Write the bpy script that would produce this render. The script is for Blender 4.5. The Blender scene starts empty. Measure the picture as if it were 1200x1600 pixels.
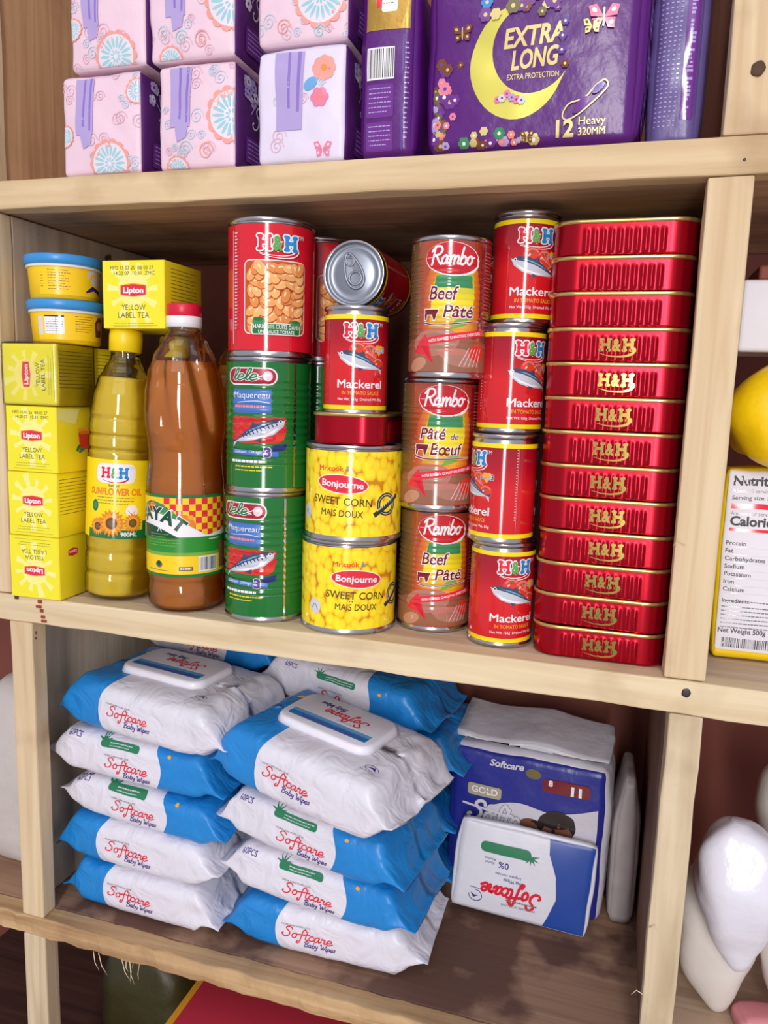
import bpy, bmesh, math, random
from mathutils import Vector, Matrix, Euler, noise, geometry
sin, cos, pi, R = math.sin, math.cos, math.pi, math.radians
SC = bpy.context.scene
COL = SC.collection

# ------------------------------------------------------------------ camera
cam_d = bpy.data.cameras.new('camera'); cam = bpy.data.objects.new('camera', cam_d); COL.objects.link(cam)
def aim(loc, pitch, roll, yaw):
    f = Vector((-sin(yaw), cos(yaw), 0)); r = Vector((cos(yaw), sin(yaw), 0)); u = Vector((0, 0, 1))
    f2 = f*cos(pitch) - u*sin(pitch); u2 = u*cos(pitch) + f*sin(pitch)
    r3 = r*cos(roll) + u2*sin(roll); u3 = u2*cos(roll) - r*sin(roll)
    m = Matrix((r3, u3, -f2)).transposed().to_4x4(); m.translation = loc
    return m
cam.matrix_world = aim(Vector((0.48251, -0.57721, 0.19945)), R(8.7073), R(1.8095), R(16.9175))
cam_d.sensor_fit = 'VERTICAL'; cam_d.sensor_height = 36.0; cam_d.lens = 36.0*1201/1600
cam_d.clip_start = 0.02; cam_d.clip_end = 60
SC.camera = cam
# ------------------------------------------------------------------ light
SC.view_settings.view_transform = 'Standard'; SC.view_settings.look = 'None'
SC.view_settings.gamma = 1.0; SC.view_settings.use_curve_mapping = False
SC.view_settings.exposure = -0.08
w = bpy.data.worlds.new('world'); SC.world = w; w.use_nodes = True
w.node_tree.nodes['Background'].inputs[0].default_value = (0.86, 0.84, 0.95, 1)
w.node_tree.nodes['Background'].inputs[1].default_value = 0.60
def area(name, loc, target, sx, sy, power, color):
    l = bpy.data.lights.new(name, 'AREA'); l.shape = 'RECTANGLE'; l.size = sx; l.size_y = sy; l.energy = power; l.color = color
    o = bpy.data.objects.new(name, l); COL.objects.link(o); o.location = loc
    o.rotation_euler = (Vector(target) - Vector(loc)).to_track_quat('-Z', 'Y').to_euler()
    return o
area('doorway_daylight', (0.78, -2.6, 0.55), (0.25, 0, 0.1), 0.34, 1.9, 50, (1.0, 0.97, 0.95))
area('overhead_daylight', (0.5, -1.9, 2.0), (0.25, 0.0, 0.0), 2.2, 1.4, 14, (0.97, 0.96, 1.0))

# ------------------------------------------------------------------ materials
def lin(c):
    c = c/255.0
    return c/12.92 if c <= 0.04045 else ((c + 0.055)/1.055)**2.4
def rgb(t): return (lin(t[0]), lin(t[1]), lin(t[2]), 1)
MATS = {}
def newmat(name):
    m = bpy.data.materials.new(name); m.use_nodes = True
    return m, m.node_tree.nodes, m.node_tree.links, m.node_tree.nodes['Principled BSDF']
def mat(name, c, rough=0.4, metal=0.0, spec=0.5, var=0.06, vscale=40, bump=0.0, bscale=60, coat=0.0):
    """plain coloured surface with a little procedural variation of tone and, if asked, of height"""
    if name in MATS: return name
    m, n, l, b = newmat(name)
    tc = n.new('ShaderNodeTexCoord'); nz = n.new('ShaderNodeTexNoise'); nz.inputs['Scale'].default_value = vscale; nz.inputs['Detail'].default_value = 3
    l.new(tc.outputs['Object'], nz.inputs['Vector'])
    mx = n.new('ShaderNodeMix'); mx.data_type = 'RGBA'
    k = rgb(c); mx.inputs[6].default_value = tuple(v*(1-var) for v in k[:3]) + (1,); mx.inputs[7].default_value = tuple(min(1, v*(1+var)) for v in k[:3]) + (1,)
    l.new(nz.outputs['Fac'], mx.inputs[0]); l.new(mx.outputs[2], b.inputs['Base Color'])
    b.inputs['Roughness'].default_value = rough; b.inputs['Metallic'].default_value = metal
    b.inputs['Specular IOR Level'].default_value = spec; b.inputs['Coat Weight'].default_value = coat; b.inputs['Coat Roughness'].default_value = 0.15
    if bump:
        n2 = n.new('ShaderNodeTexNoise'); n2.inputs['Scale'].default_value = bscale; n2.inputs['Detail'].default_value = 4
        l.new(tc.outputs['Object'], n2.inputs['Vector'])
        bp = n.new('ShaderNodeBump'); bp.inputs['Strength'].default_value = bump; bp.inputs['Distance'].default_value = 0.004
        l.new(n2.outputs['Fac'], bp.inputs['Height']); l.new(bp.outputs['Normal'], b.inputs['Normal'])
    MATS[name] = m
    return name
def wood(name, light, dark, axis='x', stain=None, stain_lo=0.55, stain_hi=0.7, rough=0.75, grain=1.0, stain_scale=7, spots=False):
    m, n, l, b = newmat(name)
    tc = n.new('ShaderNodeTexCoord'); mp = n.new('ShaderNodeMapping')
    mp.inputs['Scale'].default_value = {'x': (3, 60, 60), 'z': (60, 60, 3), 'y': (60, 3, 60)}[axis]
    l.new(tc.outputs['Object'], mp.inputs['Vector'])
    nz = n.new('ShaderNodeTexNoise'); nz.inputs['Scale'].default_value = 1.3*grain; nz.inputs['Detail'].default_value = 6; nz.inputs['Distortion'].default_value = 0.8
    l.new(mp.outputs['Vector'], nz.inputs['Vector'])
    cr = n.new('ShaderNodeValToRGB'); cr.color_ramp.elements[0].position = 0.28; cr.color_ramp.elements[1].position = 0.66
    cr.color_ramp.elements[0].color = rgb(dark); cr.color_ramp.elements[1].color = rgb(light)
    l.new(nz.outputs['Fac'], cr.inputs['Fac']); out = cr.outputs['Color']
    if stain:
        n2 = n.new('ShaderNodeTexNoise'); n2.inputs['Scale'].default_value = stain_scale; n2.inputs['Detail'].default_value = 5
        l.new(tc.outputs['Object'], n2.inputs['Vector'])
        c2 = n.new('ShaderNodeValToRGB'); c2.color_ramp.elements[0].position = stain_lo; c2.color_ramp.elements[1].position = stain_hi
        l.new(n2.outputs['Fac'], c2.inputs['Fac'])
        mx = n.new('ShaderNodeMix'); mx.data_type = 'RGBA'; l.new(c2.outputs['Color'], mx.inputs[0])
        l.new(out, mx.inputs[6]); mx.inputs[7].default_value = rgb(stain); out = mx.outputs[2]
    if spots:
        n3 = n.new('ShaderNodeTexNoise'); n3.inputs['Scale'].default_value = 48; n3.inputs['Detail'].default_value = 4
        l.new(tc.outputs['Object'], n3.inputs['Vector'])
        c3 = n.new('ShaderNodeValToRGB'); c3.color_ramp.elements[0].position = 0.66; c3.color_ramp.elements[1].position = 0.72
        l.new(n3.outputs['Fac'], c3.inputs['Fac'])
        mx = n.new('ShaderNodeMix'); mx.data_type = 'RGBA'; l.new(c3.outputs['Color'], mx.inputs[0])
        l.new(out, mx.inputs[6]); mx.inputs[7].default_value = rgb((82, 66, 56)); out = mx.outputs[2]
    l.new(out, b.inputs['Base Color'])
    b.inputs['Roughness'].default_value = rough; b.inputs['Specular IOR Level'].default_value = 0.25
    bp = n.new('ShaderNodeBump'); bp.inputs['Strength'].default_value = 0.25; bp.inputs['Distance'].default_value = 0.002
    l.new(nz.outputs['Fac'], bp.inputs['Height']); l.new(bp.outputs['Normal'], b.inputs['Normal'])
    MATS[name] = m
    return name
def cells(name, c0, c1, c2, size, stretch=(1, 1), rough=0.16):
    """printed picture of grains: voronoi cells in label coordinates (uv in metres)"""
    m, n, l, b = newmat(name)
    uv = n.new('ShaderNodeUVMap'); mp = n.new('ShaderNodeMapping'); mp.inputs['Scale'].default_value = (stretch[0]/size, stretch[1]/size, 1)
    l.new(uv.outputs['UV'], mp.inputs['Vector'])
    nz = n.new('ShaderNodeTexNoise'); nz.inputs['Scale'].default_value = 0.7; l.new(mp.outputs['Vector'], nz.inputs['Vector'])
    ad = n.new('ShaderNodeMix'); ad.data_type = 'VECTOR'; ad.inputs[0].default_value = 0.16
    l.new(mp.outputs['Vector'], ad.inputs[4]); l.new(nz.outputs['Color'], ad.inputs[5])
    v = n.new('ShaderNodeTexVoronoi'); v.voronoi_dimensions = '2D'; v.feature = 'SMOOTH_F1'; v.inputs['Scale'].default_value = 1.0; v.inputs['Smoothness'].default_value = 0.12
    l.new(ad.outputs[1], v.inputs['Vector'])
    cr = n.new('ShaderNodeValToRGB'); e = cr.color_ramp.elements
    e[0].position = 0.36; e[0].color = rgb(c0); e[1].position = 0.80; e[1].color = rgb(c2)
    x = e.new(0.62); x.color = rgb(c1)
    l.new(v.outputs['Distance'], cr.inputs['Fac'])
    h = n.new('ShaderNodeMix'); h.data_type = 'RGBA'; h.blend_type = 'MULTIPLY'
    sp = n.new('ShaderNodeSeparateColor'); l.new(v.outputs['Color'], sp.inputs[0])
    c3 = n.new('ShaderNodeValToRGB'); c3.color_ramp.elements[0].color = (1, .88, .70, 1); c3.color_ramp.elements[0].position = 0.1; c3.color_ramp.elements[1].position = 0.55
    l.new(sp.outputs[0], c3.inputs['Fac']); h.inputs[0].default_value = 0.8
    l.new(cr.outputs['Color'], h.inputs[6]); l.new(c3.outputs['Color'], h.inputs[7])
    l.new(h.outputs[2], b.inputs['Base Color']); b.inputs['Roughness'].default_value = rough
    MATS[name] = m
    return name
def ramp_uv(name, stops, axis=1, rough=0.12, coat=0.0):
    """printed colour blend along one label axis (uv in metres)"""
    m, n, l, b = newmat(name)
    uv = n.new('ShaderNodeUVMap'); sx = n.new('ShaderNodeSeparateXYZ'); l.new(uv.outputs['UV'], sx.inputs[0])
    mr = n.new('ShaderNodeMapRange'); mr.inputs[1].default_value = stops[0][0]*.001; mr.inputs[2].default_value = stops[-1][0]*.001
    l.new(sx.outputs[axis], mr.inputs[0])
    cr = n.new('ShaderNodeValToRGB'); e = cr.color_ramp.elements; a, z = stops[0][0], stops[-1][0]
    e[0].color = rgb(stops[0][1]); e[1].color = rgb(stops[-1][1]); e[0].position = 0; e[1].position = 1
    for p_, c_ in stops[1:-1]:
        k = e.new((p_-a)/(z-a)); k.color = rgb(c_)
    l.new(mr.outputs[0], cr.inputs['Fac']); l.new(cr.outputs['Color'], b.inputs['Base Color'])
    b.inputs['Roughness'].default_value = rough; b.inputs['Coat Weight'].default_value = coat; b.inputs['Specular IOR Level'].default_value = 0.65
    MATS[name] = m
    return name
def two_tone(name, blue, white, thr, side):
    """film printed in two colours that meet on a curved line; uv.x runs along the pack"""
    m, n, l, b = newmat(name)
    uv = n.new('ShaderNodeUVMap'); sx = n.new('ShaderNodeSeparateXYZ'); l.new(uv.outputs['UV'], sx.inputs[0])
    q = n.new('ShaderNodeMath'); q.operation = 'POWER'; q.inputs[1].default_value = 2; l.new(sx.outputs[1], q.inputs[0])
    k = n.new('ShaderNodeMath'); k.operation = 'MULTIPLY_ADD'; k.inputs[1].default_value = 0.10*side; l.new(q.outputs[0], k.inputs[0]); l.new(sx.outputs[0], k.inputs[2])
    g = n.new('ShaderNodeMath'); g.operation = 'GREATER_THAN'; g.inputs[1].default_value = thr; l.new(k.outputs[0], g.inputs[0])
    mx = n.new('ShaderNodeMix'); mx.data_type = 'RGBA'; l.new(g.outputs[0], mx.inputs[0])
    mx.inputs[6].default_value = rgb(blue if side < 0 else white); mx.inputs[7].default_value = rgb(white if side < 0 else blue)
    l.new(mx.outputs[2], b.inputs['Base Color']); b.inputs['Roughness'].default_value = 0.38
    tc = n.new('ShaderNodeTexCoord'); n2 = n.new('ShaderNodeTexNoise'); n2.inputs['Scale'].default_value = 34; n2.inputs['Detail'].default_value = 2; n2.inputs['Distortion'].default_value = 1.2
    l.new(tc.outputs['Object'], n2.inputs['Vector'])
    bp = n.new('ShaderNodeBump'); bp.inputs['Strength'].default_value = 0.5; bp.inputs['Distance'].default_value = 0.008
    l.new(n2.outputs['Fac'], bp.inputs['Height']); l.new(bp.outputs['Normal'], b.inputs['Normal'])
    MATS[name] = m
    return name
def film(name, c=(255, 255, 255), alpha=0.12, rough=0.08, ior=1.45):
    """thin clear plastic: mostly see-through, with a glossy sheen"""
    m, n, l, b = newmat(name)
    n.remove(b); o = n['Material Output']
    t = n.new('ShaderNodeBsdfTransparent'); t.inputs[0].default_value = rgb(c)
    g = n.new('ShaderNodeBsdfGlossy'); g.inputs['Roughness'].default_value = rough
    fr = n.new('ShaderNodeFresnel'); fr.inputs[0].default_value = ior
    nz = n.new('ShaderNodeTexNoise'); nz.inputs['Scale'].default_value = 60
    tc = n.new('ShaderNodeTexCoord'); l.new(tc.outputs['Object'], nz.inputs['Vector'])
    ad = n.new('ShaderNodeMath'); ad.operation = 'MULTIPLY_ADD'; ad.inputs[1].default_value = alpha; l.new(nz.outputs['Fac'], ad.inputs[0]); l.new(fr.outputs[0], ad.inputs[2])
    mx = n.new('ShaderNodeMixShader'); l.new(ad.outputs[0], mx.inputs[0]); l.new(t.outputs[0], mx.inputs[1]); l.new(g.outputs[0], mx.inputs[2])
    l.new(mx.outputs[0], o.inputs['Surface']); MATS[name] = m
    return name
def liquid(name, c, ior=1.25, rough=0.02, clear=1.0):
    m, n, l, b = newmat(name)
    b.inputs['Base Color'].default_value = rgb(c); b.inputs['Transmission Weight'].default_value = clear
    b.inputs['IOR'].default_value = ior; b.inputs['Roughness'].default_value = rough
    tc = n.new('ShaderNodeTexCoord'); nz = n.new('ShaderNodeTexNoise'); nz.inputs['Scale'].default_value = 12
    l.new(tc.outputs['Object'], nz.inputs['Vector'])
    bp = n.new('ShaderNodeBump'); bp.inputs['Strength'].default_value = 0.04; l.new(nz.outputs['Fac'], bp.inputs['Height']); l.new(bp.outputs['Normal'], b.inputs['Normal'])
    MATS[name] = m
    return name
INKS = dict(white=(240, 238, 240), red=(206, 22, 40), deep_red=(150, 14, 30), maroon=(120, 20, 36), yellow=(250, 222, 20), tea=(240, 230, 44), pale_tea=(247, 240, 140), black=(34, 28, 30),
    grey=(120, 120, 126), pale=(215, 212, 220), green=(24, 118, 58), lime=(120, 170, 60), leaf=(60, 140, 90), blue=(30, 130, 205), navy=(34, 40, 120), sky=(110, 170, 220), violet=(100, 70, 160),
    orange=(232, 130, 30), amber=(240, 170, 50), tomato=(222, 62, 42), coral=(236, 134, 124), pink=(246, 208, 216), rose=(232, 130, 160), lilac=(178, 160, 212), teal=(158, 204, 214), brown=(120, 66, 40),
    tan=(196, 140, 110), ham=(190, 120, 105), steel=(66, 74, 96), silver=(196, 202, 214), gold=(205, 172, 92), purple=(84, 26, 112), plum=(110, 48, 140), logo_red=(226, 40, 60), logo_green=(96, 168, 84), logo_blue=(34, 140, 214), bag_yellow=(248, 206, 10), skin=(116, 74, 58), hair=(38, 30, 32), olive=(112, 100, 60))
def ink(k):
    nm = 'ink_' + k
    if nm not in MATS: mat(nm, INKS[k], rough=0.12, var=0.03, metal=0.85 if k == 'gold' else 0.0, spec=0.65)
    return nm

# ------------------------------------------------------------------ mesh building
class MB:
    def __init__(s): s.v = []; s.n = []; s.uv = []; s.f = []; s.fm = []; s.fs = []; s.mats = []
    def mi(s, m):
        if m not in s.mats: s.mats.append(m)
        return s.mats.index(m)
    def add(s, vs, fs, m, smooth=True, ns=None, uvs=None):
        o = len(s.v); i = s.mi(m)
        s.v += [tuple(v) for v in vs]; s.n += [tuple(x) for x in ns] if ns else [(0, 0, 0)]*len(vs)
        s.uv += uvs if uvs else [(0, 0)]*len(vs)
        for f in fs: s.f.append([o+j for j in f]); s.fm.append(i); s.fs.append(smooth)
        return s
    def bm(s, b, m, smooth=False):
        b.verts.index_update()
        s.add([v.co for v in b.verts], [[v.index for v in f.verts] for f in b.faces], m, smooth); b.free()
        return s
    def box(s, x0, x1, y0, y1, z0, z1, m, bev=0.0, seg=2, cut=None, rough=0.0, seed=0, fr=(30, 60, 60)):
        b = bmesh.new(); bmesh.ops.create_cube(b, size=1)
        for v in b.verts: v.co = Vector(((x0+x1)/2+v.co.x*(x1-x0), (y0+y1)/2+v.co.y*(y1-y0), (z0+z1)/2+v.co.z*(z1-z0)))
        if bev: bmesh.ops.bevel(b, geom=b.edges[:], offset=bev, segments=seg, profile=0.5, affect='EDGES', clamp_overlap=True)
        if cut:
            ax, step = cut; lo, hi = ((x0, x1), (y0, y1), (z0, z1))[ax]; k = lo+step; nrm = [0, 0, 0]; nrm[ax] = 1
            while k < hi-step*.4:
                bmesh.ops.bisect_plane(b, geom=b.verts[:]+b.edges[:]+b.faces[:], plane_co=[k*c for c in nrm], plane_no=nrm); k += step
        if rough:
            for v in b.verts:
                p = Vector((v.co.x*fr[0], v.co.y*fr[1], v.co.z*fr[2])) + Vector((seed*7.1, seed*3.3, 0))
                q = Vector(noise.noise_vector(p))*rough
                if v.co.z > z1-.002: q.z = -abs(q.z)*.6
                v.co += q
        return s.bm(b, m)
    def lathe(s, prof, m, seg=48, mod=None, caps=(True, True), smooth=True, off=(0, 0, 0)):
        vs = []; fs = []; n = len(prof)
        for (r, z) in prof:
            for k in range(seg):
                a = 2*pi*k/seg; rr = r + (mod(a, r, z) if mod else 0)
                vs.append((off[0]+rr*sin(a), off[1]-rr*cos(a), off[2]+z))
        for i in range(n-1):
            for k in range(seg):
                k2 = (k+1) % seg; fs.append([i*seg+k, i*seg+k2, (i+1)*seg+k2, (i+1)*seg+k])
        if caps[0] and prof[0][0] > 1e-6: fs.append([k for k in range(seg)][::-1])
        if caps[1] and prof[-1][0] > 1e-6: fs.append([(n-1)*seg+k for k in range(seg)])
        return s.add(vs, fs, m, smooth)
    def tube(s, pts, rad, m, seg=8, closed=False):
        pts = [Vector(p) for p in pts]; n = len(pts); vs = []; fs = []
        for i, p in enumerate(pts):
            a = pts[(i-1) % n] if closed or i else pts[0]; b = pts[(i+1) % n] if closed or i < n-1 else pts[-1]
            t = (b-a).normalized(); u = t.cross(Vector((0, 0, 1)))
            u = t.cross(Vector((1, 0, 0))) if u.length < 0.2 else u
            u.normalize(); q = t.cross(u); rr = rad[i] if isinstance(rad, list) else rad
            for k in range(seg): vs.append(p + u*rr*cos(2*pi*k/seg) + q*rr*sin(2*pi*k/seg))
        for i in range(n if closed else n-1):
            j = (i+1) % n
            for k in range(seg): k2 = (k+1) % seg; fs.append([i*seg+k, i*seg+k2, j*seg+k2, j*seg+k])
        if not closed: fs += [list(range(seg))[::-1], [(n-1)*seg+k for k in range(seg)]]
        return s.add(vs, fs, m)
    def build(s, name, parent=None, loc=(0, 0, 0), rot=(0, 0, 0)):
        me = bpy.data.meshes.new(name); me.from_pydata(s.v, [], s.f)
        for m in s.mats: me.materials.append(MATS[m])
        me.polygons.foreach_set('material_index', s.fm); me.polygons.foreach_set('use_smooth', s.fs)
        if any(u != (0, 0) for u in s.uv):
            uvl = me.uv_layers.new(name='UVMap')
            for lp in me.loops: uvl.data[lp.index].uv = s.uv[lp.vertex_index]
        me.update()
        if any(n != (0, 0, 0) for n in s.n): me.normals_split_custom_set_from_vertices(s.n)
        o = bpy.data.objects.new(name, me); COL.objects.link(o); o.location = loc; o.rotation_euler = rot
        if parent: o.parent = parent
        return o
def tag(o, label=None, cat=None, group=None, kind=None):
    if label: o['label'] = label
    if cat: o['category'] = cat
    if group: o['group'] = group
    if kind: o['kind'] = kind
    return o
def thing(name, label, cat, loc=(0, 0, 0), rot=(0, 0, 0), group=None):
    o = bpy.data.objects.new(name, None); COL.objects.link(o); o.empty_display_size = 0.02
    o.location = loc; o.rotation_euler = rot
    return tag(o, label, cat, group)
def dup(root, label, loc, rot=None):
    r = root.copy(); COL.objects.link(r); r.location = loc; r['label'] = label
    if rot is not None: r.rotation_euler = rot
    for ch in list(root.children):
        c = ch.copy(); COL.objects.link(c); c.parent = r
        for g in list(ch.children):
            d = g.copy(); COL.objects.link(d); d.parent = c
    return r

# ------------------------------------------------------------------ printed art: layered flat shapes in mm, laid onto a surface
TXT = {}
def text_mesh(s, shear, fat):
    k = (s, round(shear, 3), round(fat, 4))
    if k not in TXT:
        cu = bpy.data.curves.new('t', 'FONT'); cu.body = s; cu.shear = shear; cu.offset = 0 if 'M' in s else fat; cu.resolution_u = 3; cu.fill_mode = 'BOTH'
        ob = bpy.data.objects.new('t', cu); me = bpy.data.meshes.new_from_object(ob)
        TXT[k] = ([(v.co.x, v.co.y) for v in me.vertices], [list(p.vertices) for p in me.polygons])
        bpy.data.objects.remove(ob); bpy.data.meshes.remove(me); bpy.data.curves.remove(cu)
    return TXT[k]
def spline(pts, n=6, closed=False):
    out = []; m = len(pts)
    if m < 3 and not closed: return [tuple(p) for p in pts]
    g = (lambda i: pts[i % m]) if closed else (lambda i: pts[max(0, min(m-1, i))])
    for i in range(m if closed else m-1):
        a, b, c, d = g(i-1), g(i), g(i+1), g(i+2)
        for k in range(n):
            t = k/n
            out.append(tuple(0.5*((2*b[j]) + (-a[j]+c[j])*t + (2*a[j]-5*b[j]+4*c[j]-d[j])*t*t + (-a[j]+3*b[j]-3*c[j]+d[j])*t**3) for j in (0, 1)))
    if not closed: out.append(tuple(pts[-1]))
    return out
GLY = {  # pen strokes of a joined brush script, x-height 1
 'S': ([[(1.15, 1.55), (1.0, 1.9), (.6, 1.98), (.32, 1.65), (.5, 1.3), (.85, 1.0), (.92, .5), (.6, .05), (.15, .02), (-.1, .35), (.05, .5)]], 1.2),
 'o': ([[(.5, .98), (.2, .82), (.08, .42), (.25, .06), (.52, .1), (.68, .5), (.55, .92), (.72, .82), (.95, .85)]], .88),
 'f': ([[(.95, 1.6), (.8, 1.95), (.55, 1.75), (.45, 1.0), (.4, 0), (.25, -.7), (-.05, -.72), (.1, -.3)], [(.08, .9), (.85, .98)]], .72),
 't': ([[(.42, 1.65), (.32, .7), (.35, .15), (.6, .05), (.8, .3)], [(.02, 1.05), (.75, 1.1)]], .68),
 'c': ([[(.66, .75), (.5, .98), (.2, .82), (.08, .4), (.28, .04), (.6, .12), (.8, .4)]], .72),
 'a': ([[(.66, .8), (.45, .98), (.16, .75), (.08, .3), (.28, .04), (.55, .3), (.7, .92), (.64, .3), (.75, .05), (1.0, .35)]], .92),
 'r': ([[(.05, .7), (.2, 1.0), (.22, .8), (.5, .85), (.45, .3), (.55, .05), (.8, .3)]], .72),
 'e': ([[(.05, .40), (.50, .48), (.66, .78), (.42, 1.0), (.12, .72), (.10, .22), (.38, .0), (.85, .30)]], .80),
 'R': ([[(.3, 1.9), (.2, .9), (.1, -.05)], [(-.05, 1.45), (.35, 1.95), (.95, 1.95), (1.15, 1.5), (.85, 1.1), (.35, .95)], [(.55, 1.0), (.85, .4), (1.2, .0)]], 1.2),
 'm': ([[(.08, .95), (.15, .5), (.1, 0)], [(.12, .5), (.4, .95), (.58, .85), (.55, 0)], [(.56, .5), (.85, .95), (1.05, .8), (1.0, .2), (1.15, .05)]], 1.2),
 'b': ([[(.3, 1.9), (.15, .8), (.12, .15), (.4, .0), (.7, .3), (.65, .8), (.4, .95), (.18, .6)]], .82),
 'l': ([[(.05, .3), (.4, .9), (.5, 1.7), (.32, 1.85), (.2, 1.3), (.18, .4), (.35, .05), (.6, .3)]], .52),
 'y': ([[(.1, .95), (.15, .4), (.4, .35), (.6, .95), (.5, 0), (.3, -.6), (.05, -.5)]], .7),
 'B': ([[(.3, 1.85), (.15, 0)], [(-.05, 1.5), (.5, 1.95), (.95, 1.6), (.4, 1.05), (.95, .75), (.8, .1), (.1, .0)]], 1.05),
 'W': ([[(-.1, 1.6), (.15, 1.85), (.25, .9), (.35, 0), (.75, 1.2), (.8, 0), (1.2, 1.0), (1.35, 1.85)]], 1.35),
 'i': ([[(.15, .95), (.1, .3), (.25, .05), (.45, .3)], [(.2, 1.4), (.24, 1.45)]], .42),
 'p': ([[(.15, .95), (.05, -.7)], [(.12, .5), (.4, .98), (.62, .6), (.4, .05), (.12, .2)]], .72),
 's': ([[(.5, .85), (.3, .98), (.15, .75), (.42, .45), (.3, .05), (.05, .15)]], .58),
 ' ': ([], .5)}
class Art:
    def __init__(s): s.it = []; s.L = 0; s.ox = 0; s.oy = 0; s.rot = 0
    def add(s, vs, fs, m, L=None):
        if L is None: s.L += 1; L = s.L
        c, q = cos(s.rot), sin(s.rot)
        s.it.append(([(s.ox+x*c-y*q, s.oy+x*q+y*c) for x, y in vs], fs, m if m in MATS else ink(m), L))
        return s
    def poly(s, pts, m, L=None):
        tr = geometry.tessellate_polygon([[Vector((x, y, 0)) for x, y in pts]])
        return s.add(pts, [list(t) for t in tr], m, L)
    def rect(s, x0, y0, x1, y1, m, L=None): return s.add([(x0, y0), (x1, y0), (x1, y1), (x0, y1)], [[0, 1, 2, 3]], m, L)
    def rrect(s, x0, y0, x1, y1, r, m, L=None, n=5):
        pts = []
        for cx, cy, a in ((x1-r, y0+r, -90), (x1-r, y1-r, 0), (x0+r, y1-r, 90), (x0+r, y0+r, 180)):
            pts += [(cx+r*cos(R(a+90*k/n)), cy+r*sin(R(a+90*k/n))) for k in range(n+1)]
        return s.poly(pts, m, L)
    def ell(s, cx, cy, rx, ry, m, rot=0, L=None, n=20):
        c, q = cos(R(rot)), sin(R(rot)); pts = [(rx*cos(2*pi*k/n), ry*sin(2*pi*k/n)) for k in range(n)]
        return s.add([(cx+x*c-y*q, cy+x*q+y*c) for x, y in pts] + [(cx, cy)], [[k, (k+1) % n, n] for k in range(n)], m, L)
    def stroke(s, pts, wd, m, smooth=True, closed=False, L=None, n=6, taper=None):
        if L is None: s.L += 1; L = s.L
        P = spline(pts, n, closed) if smooth else list(pts)
        N = len(P); vs = []; fs = []
        for i, p in enumerate(P):
            a = P[(i-1) % N] if (closed or i) else P[0]; b = P[(i+1) % N] if (closed or i < N-1) else P[-1]
            dx, dy = b[0]-a[0], b[1]-a[1]; d = math.hypot(dx, dy) or 1; h = wd/2*(taper(i/(N-1)) if taper else 1)
            vs += [(p[0]-dy/d*h, p[1]+dx/d*h), (p[0]+dy/d*h, p[1]-dx/d*h)]
        for i in range(N if closed else N-1):
            j = (i+1) % N; fs += [[2*i+1, 2*j+1, 2*j], [2*i+1, 2*j, 2*i]]
        s.add(vs, fs, m, L)
        if not closed and not taper:
            for p in (P[0], P[-1]): s.ell(p[0], p[1], wd/2, wd/2, m, L=L, n=10)
        return s
    def text(s, t, x, y, h, m, align='c', shear=0.0, fat=0.0, w=None, rot=0, ol=None, L=None):
        v0, _ = text_mesh(t, shear, fat)
        if not v0: return s
        x0 = min(p[0] for p in v0); x1 = max(p[0] for p in v0); k = h/0.7; kx = w/(x1-x0) if w else k
        sh = {'c': (x0+x1)/2, 'l': x0, 'r': x1}[align]; c, q = cos(R(rot)), sin(R(rot))
        for mm, ft in ([ol] if ol else []) + [(m, fat)]:
            vs, fs = text_mesh(t, shear, ft)
            sp = [(0, 0)]
            if 'M' in t and ft > .006: sp = [(cos(2*pi*i/8)*ft, sin(2*pi*i/8)*ft) for i in range(0, 8, 1 if ft > .03 else 2)]   # thickened by overprinting
            if L is None: s.L += 1
            for ax, ay in sp:
                P = [((px+ax-sh)*kx, (py+ay)*k) for px, py in vs]
                s.add([(x+px*c-py*q, y+px*q+py*c) for px, py in P], fs, mm, s.L if L is None else L)
        return s
    def script(s, word, x, y, h, m, w=None, pen=0.2, shear=0.18, ol=None, rot=0):
        """brush-script word, baseline left at x,y; h is the x-height"""
        strokes = []; cx = 0
        for ch in word:
            g, adv = GLY[ch]
            for st in g: strokes.append([(cx+px+py*shear, py) for px, py in st])
            cx += adv
        kx = w/cx if w else h; c, q = cos(R(rot)), sin(R(rot))
        for mm, pw in ([(ol[0], pen+ol[1])] if ol else []) + [(m, pen)]:
            s.L += 1
            for st in strokes:
                s.stroke([(x+px*kx*c-py*h*q, y+px*kx*q+py*h*c) for px, py in st], pw*h, mm, L=s.L, n=5)
        return s
    def lines(s, x0, y0, x1, n, dy, m, wd=0.5, rnd=None, gap=0.0):
        """rows of print too small to read"""
        rnd = rnd or random.Random(int(x0*7+y0*3)); s.L += 1
        for i in range(n):
            xx = x0; y = y0-i*dy; end = x1-(rnd.random()*0.3*(x1-x0) if i == n-1 or rnd.random() < .25 else 0)
            while xx < end:
                k = min(rnd.uniform(1.0, 3.2), end-xx); s.rect(xx, y-wd/2, xx+k, y+wd/2, m, s.L); xx += k+0.5+gap
        return s
    def barcode(s, x0, y0, x1, y1, seed=1, m='black', bg='white'):
        rnd = random.Random(seed); s.rect(x0, y0, x1, y1, bg); s.L += 1; x = x0+1
        while x < x1-1:
            k = rnd.choice((.3, .3, .5, .8)); s.rect(x, y0+1.2, min(x+k, x1-.6), y1-1, m, s.L); x += k+rnd.choice((.3, .4, .7))
        return s
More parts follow.
